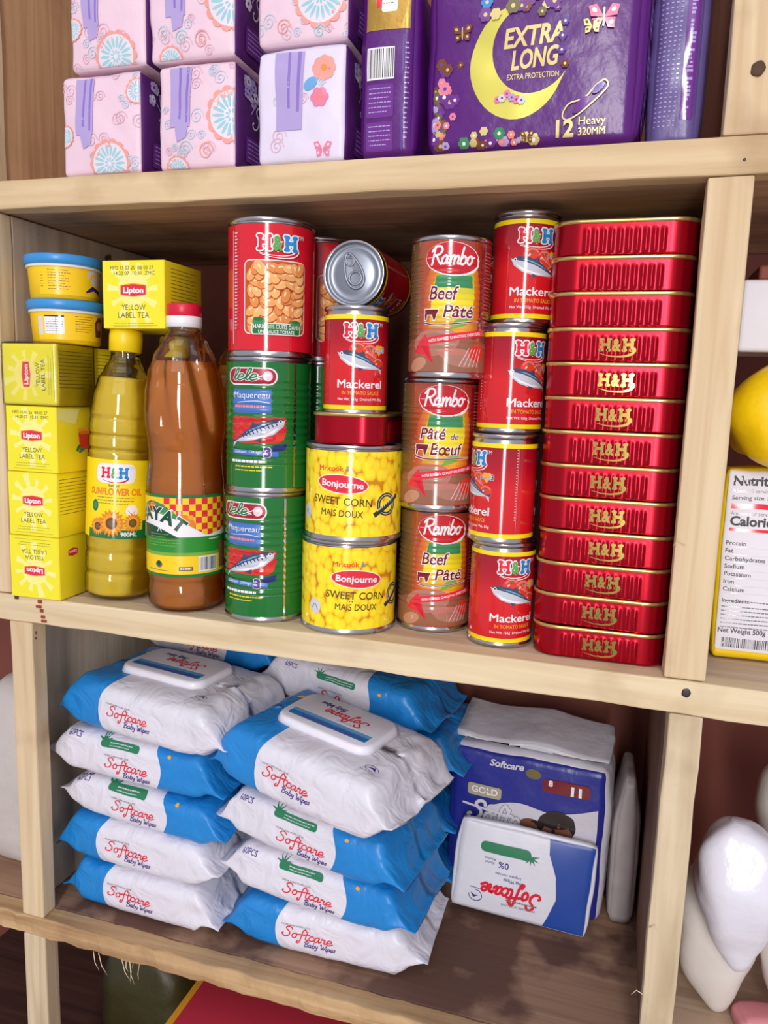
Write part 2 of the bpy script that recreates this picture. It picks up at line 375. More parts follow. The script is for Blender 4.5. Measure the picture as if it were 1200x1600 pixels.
    def emit(s, mb, mapf, du=None, dv=None, o0=1.0e-4, eps=7e-6, T=None, clip=None):
        b = bmesh.new(); mats = []; seen = {}
        for vs, fs, m, L in s.it:
            if m not in mats: mats.append(m)
            i = mats.index(m); sub_ = seen.get(L, 0); seen[L] = sub_+1; z = L + (sub_ % 7)*.14   # shapes of one layer never coincide exactly
            vv = [b.verts.new((T(x, y) if T else (x, y)) + (z,)) for x, y in vs]
            for f in fs:
                try: fc = b.faces.new([vv[j] for j in f]); fc.material_index = i
                except ValueError: pass
        if clip:
            for sg, ax in ((-1, 0), (1, 0), (-1, 1), (1, 1)):
                no = [0, 0, 0]; no[ax] = sg; co = [0, 0, 0]; co[ax] = sg*clip[ax]
                bmesh.ops.bisect_plane(b, geom=b.verts[:]+b.edges[:]+b.faces[:], dist=1e-5, plane_co=co, plane_no=no, clear_outer=True)
        for ax, st in ((0, du), (1, dv)):
            if not st: continue
            lo = min(v.co[ax] for v in b.verts); hi = max(v.co[ax] for v in b.verts); k = math.floor(lo/st)+1
            while k*st < hi-1e-4:
                if k*st > lo+1e-4:
                    no = (1, 0, 0) if ax == 0 else (0, 1, 0)
                    bmesh.ops.bisect_plane(b, geom=b.verts[:]+b.edges[:]+b.faces[:], dist=1e-5, plane_co=[k*st*c for c in no], plane_no=no)
                k += 1
        b.verts.index_update(); pos = []; nor = []; uvs = []
        memo = {}
        def at(i, j, x, y):   # point of the faceted carrier: the corners of grid cell i, j
            k = (i, j) if du and dv else (i, y) if du else (x, j)
            if k not in memo: memo[k] = mapf((i*du if du else x)*.001, (j*dv if dv else y)*.001, 0.0)[0]
            return Vector(memo[k])
        for v in b.verts:
            x, y = v.co.x, v.co.y; p, n = mapf(x*.001, y*.001, o0+eps*v.co.z)
            if du or dv:
                i = math.floor(x/du+1e-4) if du else 0; j = math.floor(y/dv+1e-4) if dv else 0
                a = max(0, x/du-i) if du else 0; c = max(0, y/dv-j) if dv else 0
                q = at(i, j, x, y)*(1-a)*(1-c)
                if a > 1e-6: q += at(i+1, j, x, y)*a*(1-c)
                if c > 1e-6: q += at(i, j+1, x, y)*(1-a)*c
                if a > 1e-6 and c > 1e-6: q += at(i+1, j+1, x, y)*a*c
                p = tuple(q + Vector(n)*(o0+eps*v.co.z))
            pos.append(p); nor.append(n); uvs.append((v.co.x*.001, v.co.y*.001))
        by = {}
        for f in b.faces: by.setdefault(f.material_index, []).append([v.index for v in f.verts])
        o = len(mb.v); mb.v += [tuple(p) for p in pos]; mb.n += [tuple(n) for n in nor]; mb.uv += uvs
        for i, fs in by.items():
            k = mb.mi(mats[i])
            for f in fs:
                P = [Vector(pos[j]) for j in f]; nn = (P[1]-P[0]).cross(P[2]-P[0])
                if nn.dot(Vector(nor[f[0]])) < 0: f = f[::-1]
                mb.f.append([o+j for j in f]); mb.fm.append(k); mb.fs.append(True)
        b.free()
        return mb
def on_cyl(r, rib=None, z0=0.0):
    def f(u, v, o):
        a = u/r; q = r+o+(rib(v) if rib else 0); n = Vector((sin(a), -cos(a), 0))
        if rib:
            d = (rib(v+2e-4)-rib(v-2e-4))/4e-4; n = Vector((sin(a), -cos(a), -d)).normalized()
        return (q*sin(a), -q*cos(a), z0+v), n
    return f
def on_cone(r0, r1, h, z0=0.0):
    def f(u, v, o):
        a = u/r0; q = r0+(r1-r0)*v/h+o
        return (q*sin(a), -q*cos(a), z0+v), (sin(a), -cos(a), 0)
    return f
def on_plane(org, ux, uy):
    org, ux, uy = Vector(org), Vector(ux), Vector(uy); n = ux.cross(uy).normalized()
    return lambda u, v, o: (tuple(org+ux*u+uy*v+n*o), tuple(n))

class Soft:
    """flexible box with rounded edges, bulging faces and a little crumple"""
    AX = {'front': (1, -1, 0, 2), 'back': (1, 1, 0, 2), 'left': (0, -1, 1, 2), 'right': (0, 1, 1, 2), 'top': (2, 1, 0, 1), 'bottom': (2, -1, 0, 1)}
    def __init__(s, w, d, h, r, bulge=0.0, amp=0.0, freq=25, seed=0, shape=None):
        s.H = Vector((w/2, d/2, h/2)); s.r = r; s.b = bulge; s.amp = amp; s.fq = freq; s.seed = seed; s.shape = shape
    def P(s, face, a, b):
        ax, sg, ta, tb = s.AX[face]; H = s.H; p = Vector((0, 0, 0)); p[ax] = sg*H[ax]; p[ta] = a*H[ta]; p[tb] = b*H[tb]
        inn = Vector([max(-(H[i]-s.r), min(H[i]-s.r, p[i])) for i in range(3)]); d = p-inn
        o = inn + (d.normalized()*s.r if d.length > 1e-9 else d)
        bl = s.b*(0 if face == 'bottom' else 1)
        o[ax] += sg*bl*(1-min(1, abs(a))**3)*(1-min(1, abs(b))**3)
        if s.amp:
            k = o*s.fq + Vector((s.seed*5.3, s.seed*2.7, s.seed)); f = noise.noise(k) + 0.5*noise.noise(k*2.3)
            o += o.normalized()*f*s.amp*(0.3 + 0.7*min(1, (o.z+H.z)/(H.z*.5)))
        if s.shape: o = s.shape(o, H)
        o.z = max(o.z, -H.z)
        return o + Vector((0, 0, H.z))
    def N(s, face, a, b):
        ax, sg, ta, tb = s.AX[face]; e = 0.012; ea = -e if a > 0 else e; eb = -e if b > 0 else e
        p = s.P(face, a, b); n = ((s.P(face, a+ea, b)-p)*(1 if ea > 0 else -1)).cross((s.P(face, a, b+eb)-p)*(1 if eb > 0 else -1))
        ref = Vector((0, 0, 0)); ref[ax] = sg
        if n.length < 1e-12: return ref
        n.normalize()
        return n if n.dot(ref) > 0 else -n
    def base(s, mb, m, n=16, mats={}):
        for face in s.AX:
            ta, tb = s.AX[face][2:]; vs = []; ns = []; fs = []
            for j in range(n+1):
                for i in range(n+1):
                    a, b = -1+2*i/n, -1+2*j/n; vs.append(s.P(face, a, b)); ns.append(s.N(face, a, b))
            for j in range(n):
                for i in range(n):
                    q = j*(n+1)+i; f = [q, q+1, q+n+2, q+n+1]
                    if (vs[f[1]]-vs[f[0]]).cross(vs[f[2]]-vs[f[0]]).dot(ns[f[0]]) < 0: f = f[::-1]
                    fs.append(f)
            mb.add(vs, fs, mats.get(face, m), True, ns)
        return mb
    def on(s, face, flip=False):
        ax, sg, ta, tb = s.AX[face]; k = -1 if flip else 1
        def f(u, v, o):
            a, b = k*u/s.H[ta], v/s.H[tb]; a = max(-1, min(1, a)); b = max(-1, min(1, b)); n = s.N(face, a, b)
            return tuple(s.P(face, a, b)+n*o), tuple(n)
        return f

# ------------------------------------------------------------------ the shelving and the wall behind it
wood('rail_wood', (228, 209, 174), (206, 182, 144), 'x', stain=(184, 156, 120), stain_lo=.58, stain_hi=.72)
wood('rail_wood_tan', (220, 196, 156), (194, 166, 126), 'x', stain=(170, 138, 102), stain_lo=.56, stain_hi=.72)
wood('rail_wood_rough', (205, 172, 128), (160, 122, 84), 'x', stain=(140, 104, 74), stain_lo=.5, stain_hi=.66)
wood('post_wood', (224, 202, 166), (202, 174, 136), 'z', stain=(166, 132, 100), stain_lo=.58, stain_hi=.74)
wood('post_wood_grey', (216, 198, 166), (182, 160, 128), 'z', stain=(150, 124, 96), stain_lo=.56, stain_hi=.74)
wood('panel_wood', (206, 184, 158), (176, 152, 128), 'z', stain=(150, 128, 110), stain_lo=.55, stain_hi=.7, spots=True)
wood('panel_brown', (156, 116, 92), (124, 88, 70), 'z', stain=(100, 70, 58), stain_lo=.5, stain_hi=.7)
wood('panel_tan', (214, 174, 130), (186, 142, 100), 'z', stain=(168, 124, 88), stain_lo=.5, stain_hi=.7)
wood('panel_grey', (222, 206, 184), (200, 182, 162), 'z', stain=(160, 142, 122), stain_lo=.52, stain_hi=.7)
wood('deck_wood', (200, 164, 130), (164, 126, 98), 'x', stain=(130, 96, 74), stain_lo=.5, stain_hi=.66)
wood('deck_stained', (176, 140, 114), (148, 114, 94), 'x', stain=(108, 78, 66), stain_lo=.5, stain_hi=.58, stain_scale=9)
wood('deck_bare', (212, 190, 162), (186, 158, 132), 'x')
mat('wall_paint', (124, 64, 52), rough=0.7, var=0.18, vscale=9)
mat('knot', (84, 58, 44), rough=0.8, var=.3); mat('nail_steel', (70, 66, 66), rough=0.5, metal=0.7); mat('fibre', (222, 204, 170), rough=0.8)
mat('red_stain', (150, 60, 44), rough=0.8, var=.3, vscale=200)
ZA0, ZA1, ZB0, ZC0, ZC1 = 0.3496, 0.3741, -0.0258, -0.3568, -0.3361
XL, XR = -0.36, 0.86
MB().box(-1.2, 1.6, 0.305, 0.325, -0.95, 1.1, 'wall_paint').build('wall_back')
tag(bpy.data.objects['wall_back'], kind='structure')
mat('floor_cement', (176, 164, 152), rough=0.8, var=.15, vscale=6, bump=.2)
tag(MB().box(-1.2, 1.6, -3.6, 0.305, -1.02, -0.95, 'floor_cement').build('floor'), kind='structure')
unit = thing('shelf_unit', 'rough pale timber shelving with nailed rails and posts, holding all the groceries', 'shelf', (0.25, 0.15, -0.95))
def shelf_part(name, x0, x1, y0, y1, z0, z1, m, bev=.0015, cut=None, rough=0.0, seed=0, fr=(30, 60, 60), label=None):
    o = MB().box(x0-.25, x1-.25, y0-.15, y1-.15, z0+.95, z1+.95, m, bev, 2, cut, rough, seed, fr).build(name, unit)
    return tag(o, label)
# rails (front laths) and decks
shelf_part('front_rail', XL, XR, 0, .02, ZA0, ZA1, 'rail_wood_tan', cut=(0, .03), rough=.0012, seed=1)
shelf_part('front_rail', XL, XR, 0, .02, ZB0, 0, 'rail_wood', cut=(0, .03), rough=.0012, seed=2)
shelf_part('front_rail', XL, XR, 0, .02, ZC0, ZC1, 'rail_wood_rough', cut=(0, .008), rough=.0024, seed=3, fr=(70, 60, 60), label='rough front rail with a torn splintered lower edge')
shelf_part('shelf_deck', XL, XR, .0203, .30, ZA0+.001, ZA1-.0006, 'deck_wood')
shelf_part('shelf_deck', XL, .549, .0203, .30, ZB0+.003, -.0006, 'deck_bare')
shelf_part('shelf_deck', .5493, XR, .0203, .30, ZB0+.003, -.0006, 'deck_bare')
shelf_part('shelf_deck', XL, .5535, .0203, .30, ZC0+.003, ZC1-.0006, 'deck_stained', label='dark water-stained plywood deck')
shelf_part('shelf_deck', .5538, XR, .0203, .30, ZC0+.003, ZC1-.0006, 'deck_bare')
wood('deck_painted_shade', (84, 54, 46), (58, 36, 32), 'x')  # wood colour darkened to stand in for the deep shade of the lowest bay
shelf_part('shelf_deck', XL, XR, .0, .30, -.655, -.63, 'deck_painted_shade')
# posts
shelf_part('post', .5315, .5605, .0008, .02, ZA1+.0004, .86, 'post_wood', cut=(2, .04), rough=.001, seed=4)
shelf_part('post', .5250, .5537, .0008, .02, .0004, ZA0-.0004, 'post_wood', cut=(2, .04), rough=.001, seed=5)
shelf_part('post', .5308, .5548, .0008, .02, ZC1+.0004, ZB0-.0004, 'post_wood_grey', cut=(2, .03), rough=.0014, seed=6)
shelf_part('post', -.0960, -.0622, .0008, .02, .0004, ZA0-.0004, 'post_wood', cut=(2, .04), rough=.001, seed=7)
shelf_part('post', -.0655, -.0400, .0008, .02, ZC1+.0004, ZB0-.0004, 'post_wood', cut=(2, .04), rough=.001, seed=8)
shelf_part('post', -.0940, -.0640, .0008, .02, ZA1+.0004, .86, 'post_wood', cut=(2, .04), rough=.001, seed=9)
shelf_part('post', .5300, .5560, .0008, .02, -.629, ZC0-.0004, 'post_wood_grey')
shelf_part('post', -.0655, -.0390, .0008, .02, -.629, ZC0-.0004, 'post_wood_grey')
# side panels between the bays
for x0, x1, z0, z1, m in ((-.0745, -.0625, .0004, ZA0, 'panel_wood'), (-.0730, -.0610, ZC1, ZB0+.002, 'panel_grey'), (-.0780, -.0660, ZA1, .86, 'panel_tan'),
                          (.5310, .5430, .0004, ZA0, 'panel_brown'), (.5345, .5465, ZC1, ZB0+.002, 'panel_brown'), (.5370, .5490, ZA1, .86, 'panel_brown')):
    shelf_part('side_panel', x0, x1, .0204, .299, z0+.0006, z1-.0003, m)
def knot(x, z, r, m='knot', nm='knot'):
    mb = MB(); mb.lathe([(r*1.1, 0), (r, .0006), (r*.5, .0009), (.00001, .0009)], m, 20, mod=lambda a, q, z_: q*.07*sin(2*a+x*50)+q*.05*sin(5*a))
    o = mb.build(nm, unit, (x-.25, -.15-.0004+.0008, z+.95), (R(90), 0, 0))
knot(.5490, .4140, .0042); knot(.5415, -.0085, .0036, 'nail_steel', 'nail_head'); knot(.546, .3585, .0012, 'nail_steel', 'nail_head')
def flecks(name, m, pts):
    for x, z, a, b in pts:
        MB().box(x-.25-a, x-.25+a, -.1512, -.1496, z+.95-b, z+.95+b, m, .0004, 1).build(name, unit)
flecks('red_paint_fleck', 'red_stain', [(-.0285, -.0035, .0022, .0016), (-.0300, -.0085, .003, .0012), (-.0268, -.012, .0018, .0016), (-.0255, -.018, .0022, .0014), (-.0245, -.022, .003, .0012)])
flecks('dark_fleck', 'knot', [(-.0552, -.002, .0022, .0018), (-.034, -.0345, .0006, .0016), (-.0345, -.040, .0008, .0012)])
rnd = random.Random(5)
for x in (.020, .026, .053, .058, .062, .066, .073):
    l = rnd.uniform(.008, .022); dx = rnd.uniform(-.004, .012)
    MB().tube([(x-.25, -.150, .95+ZC0+.001), (x-.25+dx*.5, -.153, .95+ZC0-l*.5), (x-.25+dx, -.152, .95+ZC0-l)], [.0005, .0004, .0001], 'fibre', 5).build('splinter', unit)
for z, d in ((-.292, -.008), (-.258, -.009), (.100, -.008), (-.20, .006)):
    MB().tube([(.5312-.25, -.150, z+.95), (.5312-.25+d*.6, -.151, z+.95+.003), (.5312-.25+d, -.152, z+.95-.001)], [.0005, .0004, .0001], 'fibre', 5).build('splinter', unit)

# ------------------------------------------------------------------ shared marks
def hh(A, cx, cy, wd, wh='white', tm=True, gold=False):
    """two chunky letters H with an ampersand between them over a curved swoosh"""
    k = wd/10.0; cols = ('gold', 'gold', 'gold') if gold else ('logo_red', 'logo_green', 'logo_blue')
    H = [[(-1.05, 1.5), (-1.0, -1.5)], [(1.0, 1.5), (1.05, -1.5)], [(-1, 0.05), (1, 0.05)], [(-1.4, 1.55), (-.75, 1.45)], [(.75, 1.45), (1.4, 1.55)], [(-1.4, -1.55), (-.75, -1.5)], [(.75, -1.5), (1.4, -1.55)]]
    amp = []
    sw = [(-4.4, -2.55), (-1.5, -3.25), (2.0, -3.3), (4.4, -2.6), (5.2, -1.5)]
    parts = ((H, -3.15, cols[0], .85), (amp, .15, cols[1], .75), (H, 3.4, cols[2], .95))
    if not gold:
        A.L += 1
        for st, ox, c, wv in parts:
            for l in st: A.stroke([(cx+(ox+x)*k, cy+y*k) for x, y in l], (wv+.7)*k, wh, smooth=st is amp, L=A.L)
        A.text('&', cx+.1*k, cy-1.75*k, 3.5*k, wh, fat=.10, w=2.9*k); A.L -= 1
        A.stroke([(cx+x*k, cy+y*k) for x, y in sw], 1.0*k, wh, taper=lambda t: .35+1.0*t); A.ell(cx+5.1*k, cy-1.6*k, .5*k, .62*k, wh, L=A.L)
        A.stroke([(cx+x*k, cy+y*k) for x, y in sw], .6*k, 'red', taper=lambda t: .2+1.0*t)
        if tm: A.text('TM', cx+5.1*k, cy+1.3*k, 1.0*k, 'pale', 'l')
    A.L += 1; L = A.L
    for st, ox, c, wv in parts:
        for l in st: A.stroke([(cx+(ox+x)*k, cy+y*k) for x, y in l], wv*k, c, smooth=st is amp, L=L)
    A.text('&', cx+.1*k, cy-1.7*k, 3.4*k, cols[1], fat=.045, w=2.5*k)
    if gold:
        A.stroke([(cx+x*k, cy+y*k) for x, y in sw], .8*k, 'gold', L=L, taper=lambda t: .15+1.1*t); A.ell(cx+5.1*k, cy-1.5*k, .55*k, .8*k, 'gold', L=L)
def fish(A, cx, cy, ln, rot, up=1):
    c, q = cos(R(rot)), sin(R(rot)); k = ln/10.0
    t = lambda pts: [(cx+(x*c-y*up*q)*k, cy+(x*q+y*up*c)*k) for x, y in pts]
    body = [(-5, .35), (-3.6, 1.15), (-1.6, 1.5), (.6, 1.2), (2.6, .55), (3.9, .15), (4.9, .85), (4.6, 0), (4.9, -.9), (3.9, -.15), (2.2, -.75), (.0, -1.35), (-2.2, -1.35), (-4.0, -.7)]
    A.poly(t(body), 'silver')
    A.poly(t([(-5, .35), (-3.6, 1.15), (-1.6, 1.5), (.6, 1.2), (2.6, .55), (3.9, .15), (4.9, .85), (4.6, 0), (3.9, .02), (2.4, .15), (0, .45), (-2, .5), (-3.8, .35)]), 'steel')
    A.poly(t([(-3.0, .75), (-1.2, 1.0), (.8, .8), (2.4, .42), (.6, .62), (-1.4, .75)]), 'sky')
    A.poly(t([(-3.9, -.3), (-2, -.75), (.2, -.75), (2.4, -.35), (.2, -1.1), (-2.2, -1.1)]), 'white')
    A.poly(t([(-1.0, 1.35), (-.2, 2.0), (.5, 1.25)]), 'steel'); A.poly(t([(-.4, -1.2), (.3, -1.9), (.7, -1.1)]), 'steel')
    x, y = t([(-4.1, .35)])[0]; A.ell(x, y, .32*k, .32*k, 'white'); A.ell(x, y, .18*k, .18*k, 'black')
def tomato(A, cx, cy, r):
    A.ell(cx, cy, r, r*.95, 'tomato'); A.stroke([(cx+r*.8*cos(a), cy+r*.75*sin(a)) for a in (0.6, 1.2, 1.9, 2.6)], r*.14, 'coral')
    A.ell(cx, cy+r*.45, r*.22, r*.14, 'olive'); A.ell(cx-r*.35, cy+r*.1, r*.18, r*.1, 'pink', 40)

# ------------------------------------------------------------------ cans
mat('tinplate', (196, 196, 202), rough=0.22, metal=1.0, var=.03); mat('tin_lid', (150, 156, 168), rough=0.38, metal=0.75, var=.03)
def can_parts(root, r, h, art, lab0, lab1, rib=None, seg=64, dv=None):
    b = MB(); t = .0009
    b.lathe([(0.0, .0026), (r-.003, .0026), (r-.0018, .0003), (r+.0002, 0), (r+t, .0006), (r+t, .003), (r-.0001, .0042), (r-.0002, lab1+.0004), (r-.0012, h-.0048), (r-.0008, h-.0036), (r+.0004, h-.003), (r+.0005, h-.0005), (r-.0004, h), (r-.0016, h-.0004)], 'tinplate', seg, caps=(False, False))
    b.build('can_body', root)
    l = MB()
    art.emit(l, on_cyl(r+.00015, rib, 0), du=2*pi*r*1000/seg, dv=dv); l.build('label', root)
    q = MB(); q.lathe([(r-.0016, h-.0004), (r-.0022, h-.004), (r-.0045, h-.0042), (r-.0052, h-.0036), (r-.0062, h-.0042), (r*.62, h-.0044), (r*.58, h-.0039), (.0001, h-.0039)], 'tin_lid', seg, caps=(False, False))
    lid = q.build('lid', root)
    p = MB(); zz = h-.0026; a = r*.34
    ring = lambda n, fx, fy, cy_: [(fx(2*pi*k/n)*r, (cy_+fy(2*pi*k/n))*r, zz) for k in range(n)]
    p.tube(ring(32, lambda t: cos(t)*(.27-.10*sin(t)), lambda t: .56*sin(t), .10), .0011, 'tin_lid', 6, closed=True)
    p.tube(ring(18, lambda t: .13*cos(t), lambda t: .13*sin(t), .40), .0008, 'tin_lid', 6, closed=True)
    p.tube(ring(20, lambda t: .20*cos(t), lambda t: .20*sin(t), -.14), .0010, 'tin_lid', 6, closed=True)
    p.add([(0, .1*r, zz-.0005)] + ring(32, lambda t: cos(t)*(.26-.10*sin(t)), lambda t: .55*sin(t), .10), [[0, 1+k, 1+(k+1) % 32] for k in range(32)], 'tin_lid', False)
    p.build('pull_ring', lid)
    return root

# small mackerel can: the printed picture comes round twice
MR, MH = .0260, .0858
def mackerel_art():
    A = Art(); c = pi*MR*1000; y0, y1 = 4.2, 78.6
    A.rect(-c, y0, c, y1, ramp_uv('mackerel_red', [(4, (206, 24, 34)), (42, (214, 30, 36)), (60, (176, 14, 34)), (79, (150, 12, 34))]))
    A.rect(-c, y0, c, y0+3.4, 'yellow', 2); A.rect(-c, y1-3.4, c, y1, 'yellow', 2); A.L = 3
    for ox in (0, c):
        A.ox = ox
        hh(A, -1.5, 66.5, 28)
        tomato(A, -4, 51, 7); tomato(A, 6, 49, 7.5); tomato(A, 0, 43, 6); tomato(A, 14, 40, 6)
        for k in range(7): A.stroke([(6+(3+k*.3)*cos(k*.9), 51+(2.2)*sin(k*.9)), (8+k*.6, 47-k*.4)], .5, 'coral')
        fish(A, -1, 42, 42, -17)
        A.poly([(14, 56.5), (11.2, 53), (11.6, 50.6), (13.6, 50.4), (14.6, 51.6)], 'gold'); A.poly([(14.6, 51.6), (15.6, 50.4), (17.8, 50.8), (18, 53), (14.6, 46)][:4], 'gold')
        A.ell(12.9, 53.2, 2.4, 2.2, 'amber'); A.ell(16.4, 53.2, 2.4, 2.2, 'amber'); A.poly([(10.7, 52.4), (18.6, 52.4), (14.6, 46.8)], 'amber')
        A.text('Omega', 13.4, 50.2, 2.5, 'navy', fat=.0, shear=.15, ol=('white', .04)); A.text('3', 19.4, 49.8, 4.2, 'navy', fat=.02, ol=('white', .07))
        A.text('Mackerel', -1, 21.5, 6.4, 'white', fat=.018, w=38)
        A.text('IN TOMATO SAUCE', -.5, 16.2, 2.9, 'amber', fat=.012, w=31)
        A.text('Net Wt: 155g  Drained Wt: 85g', -.5, 11.6, 2.1, 'white', fat=.004, w=38)
        A.lines(c/2-3, 74, c/2-1.8, 26, 2.2, 'pale', .6)
    A.ox = 0; A.stroke([(c*.48, 8), (c*.48, 75)], .35, 'coral', smooth=False)
    return A
mack = thing('fish_can', 'mackerel can at the foot of the four-can column left of the red tins', 'can', (.3965, .0485, 0), (0, 0, R(34)), 'small mackerel cans')
can_parts(mack, MR, MH, mackerel_art(), .004, .0786)
MACK = [('second mackerel can up in its column, turned so its logo is cut off', (.3935, .0450, MH), -53),
        ('third mackerel can up, standing right of the middle pate can', (.3935, .0580, 2*MH), 47),
        ('mackerel can at the top of its column, next to the topmost red tin', (.3985, .0690, 3*MH), 27),
        ('upright mackerel can standing on the lone red tin above the sweet corn', (.2685, .0330, .1822), 31)]
for lb, lc, a in MACK: dup(mack, lb, lc, (0, 0, R(a)))
dup(mack, 'mackerel can lying on its side with its ring-pull lid facing out', (.2655, .1150, .1822+MH+MR+.0012), (R(90), R(-20), 0))

# haricot can (wide, red)
BR, BH = .0362, .1105
def bean_art():
    A = Art(); c = pi*BR*1000; rd = random.Random(3)
    A.rect(-c, 5, c, 105, 'bean_red')
    A.rrect(-27, 18, 27, 77, 5, 'white'); A.rrect(-26.2, 18.8, 26.2, 76.2, 4.5, 'bean_sauce')
    cols = ['bean_a', 'bean_b', 'bean_c']
    for i in range(8):
        for j in range(7):
            x = -21+j*7.2+rd.uniform(-2, 2)+(3 if i % 2 else 0); y = 24+i*6.8+rd.uniform(-2, 2)
            x = max(-20, min(20, x)); y = max(24.5, min(70.5, y)); a = rd.uniform(60, 130) if rd.random() < .6 else rd.uniform(-30, 40)
            A.L += 1; s_ = rd.uniform(.9, 1.12); A.ell(x+.3, y-.6, 6.1*s_, 3.9*s_, 'bean_d', a); A.ell(x, y, 5.8*s_, 3.6*s_, rd.choice(cols), a); A.ell(x-.6, y+1.1, 2.2, .8, 'bean_hi', a)
    hh(A, 1, 90, 32)
    A.rrect(-19, 17.5, 21, 27, 1.5, 'white'); A.rrect(-18.3, 18.2, 20.3, 26.3, 1.2, 'green'); A.rrect(-18.3, 25.3, -8.5, 30, 1.2, 'leaf'); A.rrect(12, 25.3, 21, 28.5, 1, 'leaf'); A.ell(-13.4, 30, 4.4, 1.5, 'green'); A.ell(16.5, 28.6, 4, 1.2, 'green')
    A.rrect(-17, 22.3, 19, 22.6, .1, 'lime')
    A.text('HARICOTS CUITS DANS', 1, 22.6, 3.2, 'white', fat=.012, w=37); A.text('UNE SAUCE TOMATE', 1, 18.7, 2.7, 'white', fat=.012, w=29)
    A.lines(-36, 98, -33, 30, 2.6, 'pale', .9); A.rect(-38, 10, -37.4, 100, 'pale')
    return A
mat('bean_red', (216, 22, 42), rough=.11, spec=.75, var=.03); mat('bean_sauce', (198, 84, 34), rough=.33); mat('bean_a', (236, 164, 96), rough=.12); mat('bean_b', (244, 180, 112), rough=.12)
mat('bean_c', (226, 142, 76), rough=.12); mat('bean_d', (176, 82, 34), rough=.12); mat('bean_hi', (252, 214, 166), rough=.33)
GH = .1135
bean = thing('bean_can', 'large red can with a picture of baked beans, on top of the green cans', 'can', (.1868, .0430, 2*GH), (0, 0, R(31)), 'large bean cans')
can_parts(bean, BR, BH, bean_art(), .005, .105)
dup(bean, 'second red bean can, hidden behind the front bean can', (.1985, .1240, 2*GH), (0, 0, R(60)))

# tall green mackerel can, ribbed
def gribs(v):
    z = v*1000
    return 0.00042*sin(2*pi*z/6.2) if 22 < z < 94 else 0.0
def green_art():
    A = Art(); c = pi*BR*1000
    A.rect(-c, 4.5, c, 109, 'can_green')
    A.rrect(-24, 90, 15, 104.5, 6.5, 'white'); A.rrect(-23, 91, 14, 103.5, 5.8, 'can_crimson')
    A.script('lele', -19, 94.0, 5.2, 'green', w=20, pen=.24, ol=('white', .16))
    A.ell(8.5, 97.5, 3.2, 4.2, 'pink'); A.ell(8.5, 98.5, 1.6, 1.2, 'white'); A.stroke([(1, 98.5), (3, 97), (5.5, 98.5)], .7, 'white'); A.stroke([(1, 96), (4, 95)], .7, 'white')
    A.rect(-19, 67, 11, 87, 'blue2'); A.text('Maquereau', -4, 79.5, 5.0, 'white', fat=.0, shear=.15, w=28); A.stroke([(-14, 75.5), (0, 77), (10, 75.5)], .45, 'white'); A.lines(-17, 72.5, 9, 1, 3, 'coral', 2.2)
    rd = random.Random(2)
    A.rrect(-19, 42, 21, 64, 8, 'tomato')
    for i in range(14):
        x, y = -15+ (i % 5)*8.2, 61-(i//5)*7; A.ell(x, y, 4.6, 3.2, 'red'); A.ell(x, y+1.7, 3.0, 1.0, 'tomato'); A.ell(x, y+2, 1.7, .55, 'olive')
    fish(A, 1, 51, 46, 205, -1)
    for k in range(10): A.stroke([(-10+k*2.6, 49.5+k*1.15), (-8.6+k*2.6, 46.6+k*1.2)], .8, 'navy')
    A.poly([(-19, 37), (16, 35), (16, 31), (-18, 33)], 'blue2'); A.text('Calcium  Omega', -6, 33.4, 2.6, 'white', shear=.15, w=21); A.text('3', 8.5, 31, 7.5, 'violet', fat=.05, ol=('white', .09)); A.poly([(12, 40), (22, 42), (21, 37), (12, 35)], 'navy')
    A.lines(-19, 26.5, 14, 1, 3, 'white', 1.8); A.lines(-16, 22, 12, 2, 3, 'yellow', .8)
    A.it = [([(x*1.22 if abs(x) < 60 else x, y) for x, y in v], f, m, L) for v, f, m, L in A.it]
    s0 = c*.30
    A.rect(s0-1.0, 5, s0+1.0, 108.5, 'tinplate')
    return A
mat('can_green', (20, 112, 44), rough=.12, spec=.7, var=.04); mat('can_crimson', (170, 30, 52), rough=.3); mat('blue2', (70, 116, 190), rough=.3)
green = thing('tall_fish_can', 'tall green ribbed can at the bottom, standing on the shelf beside the amber oil', 'can', (.1835, .0445, 0), (0, 0, R(-3)), 'tall green mackerel cans')
can_parts(green, BR, GH, green_art(), .0045, .109, gribs, 72, dv=1.03)
dup(green, 'tall green ribbed can directly under the front bean can', (.1850, .0435, GH), (0, 0, R(8)))
dup(green, 'green can at the back, under the hidden green can', (.2000, .1260, 0), (0, 0, R(90)))
dup(green, 'green can at the back, right below the hidden bean can', (.2000, .1250, GH), (0, 0, R(80)))

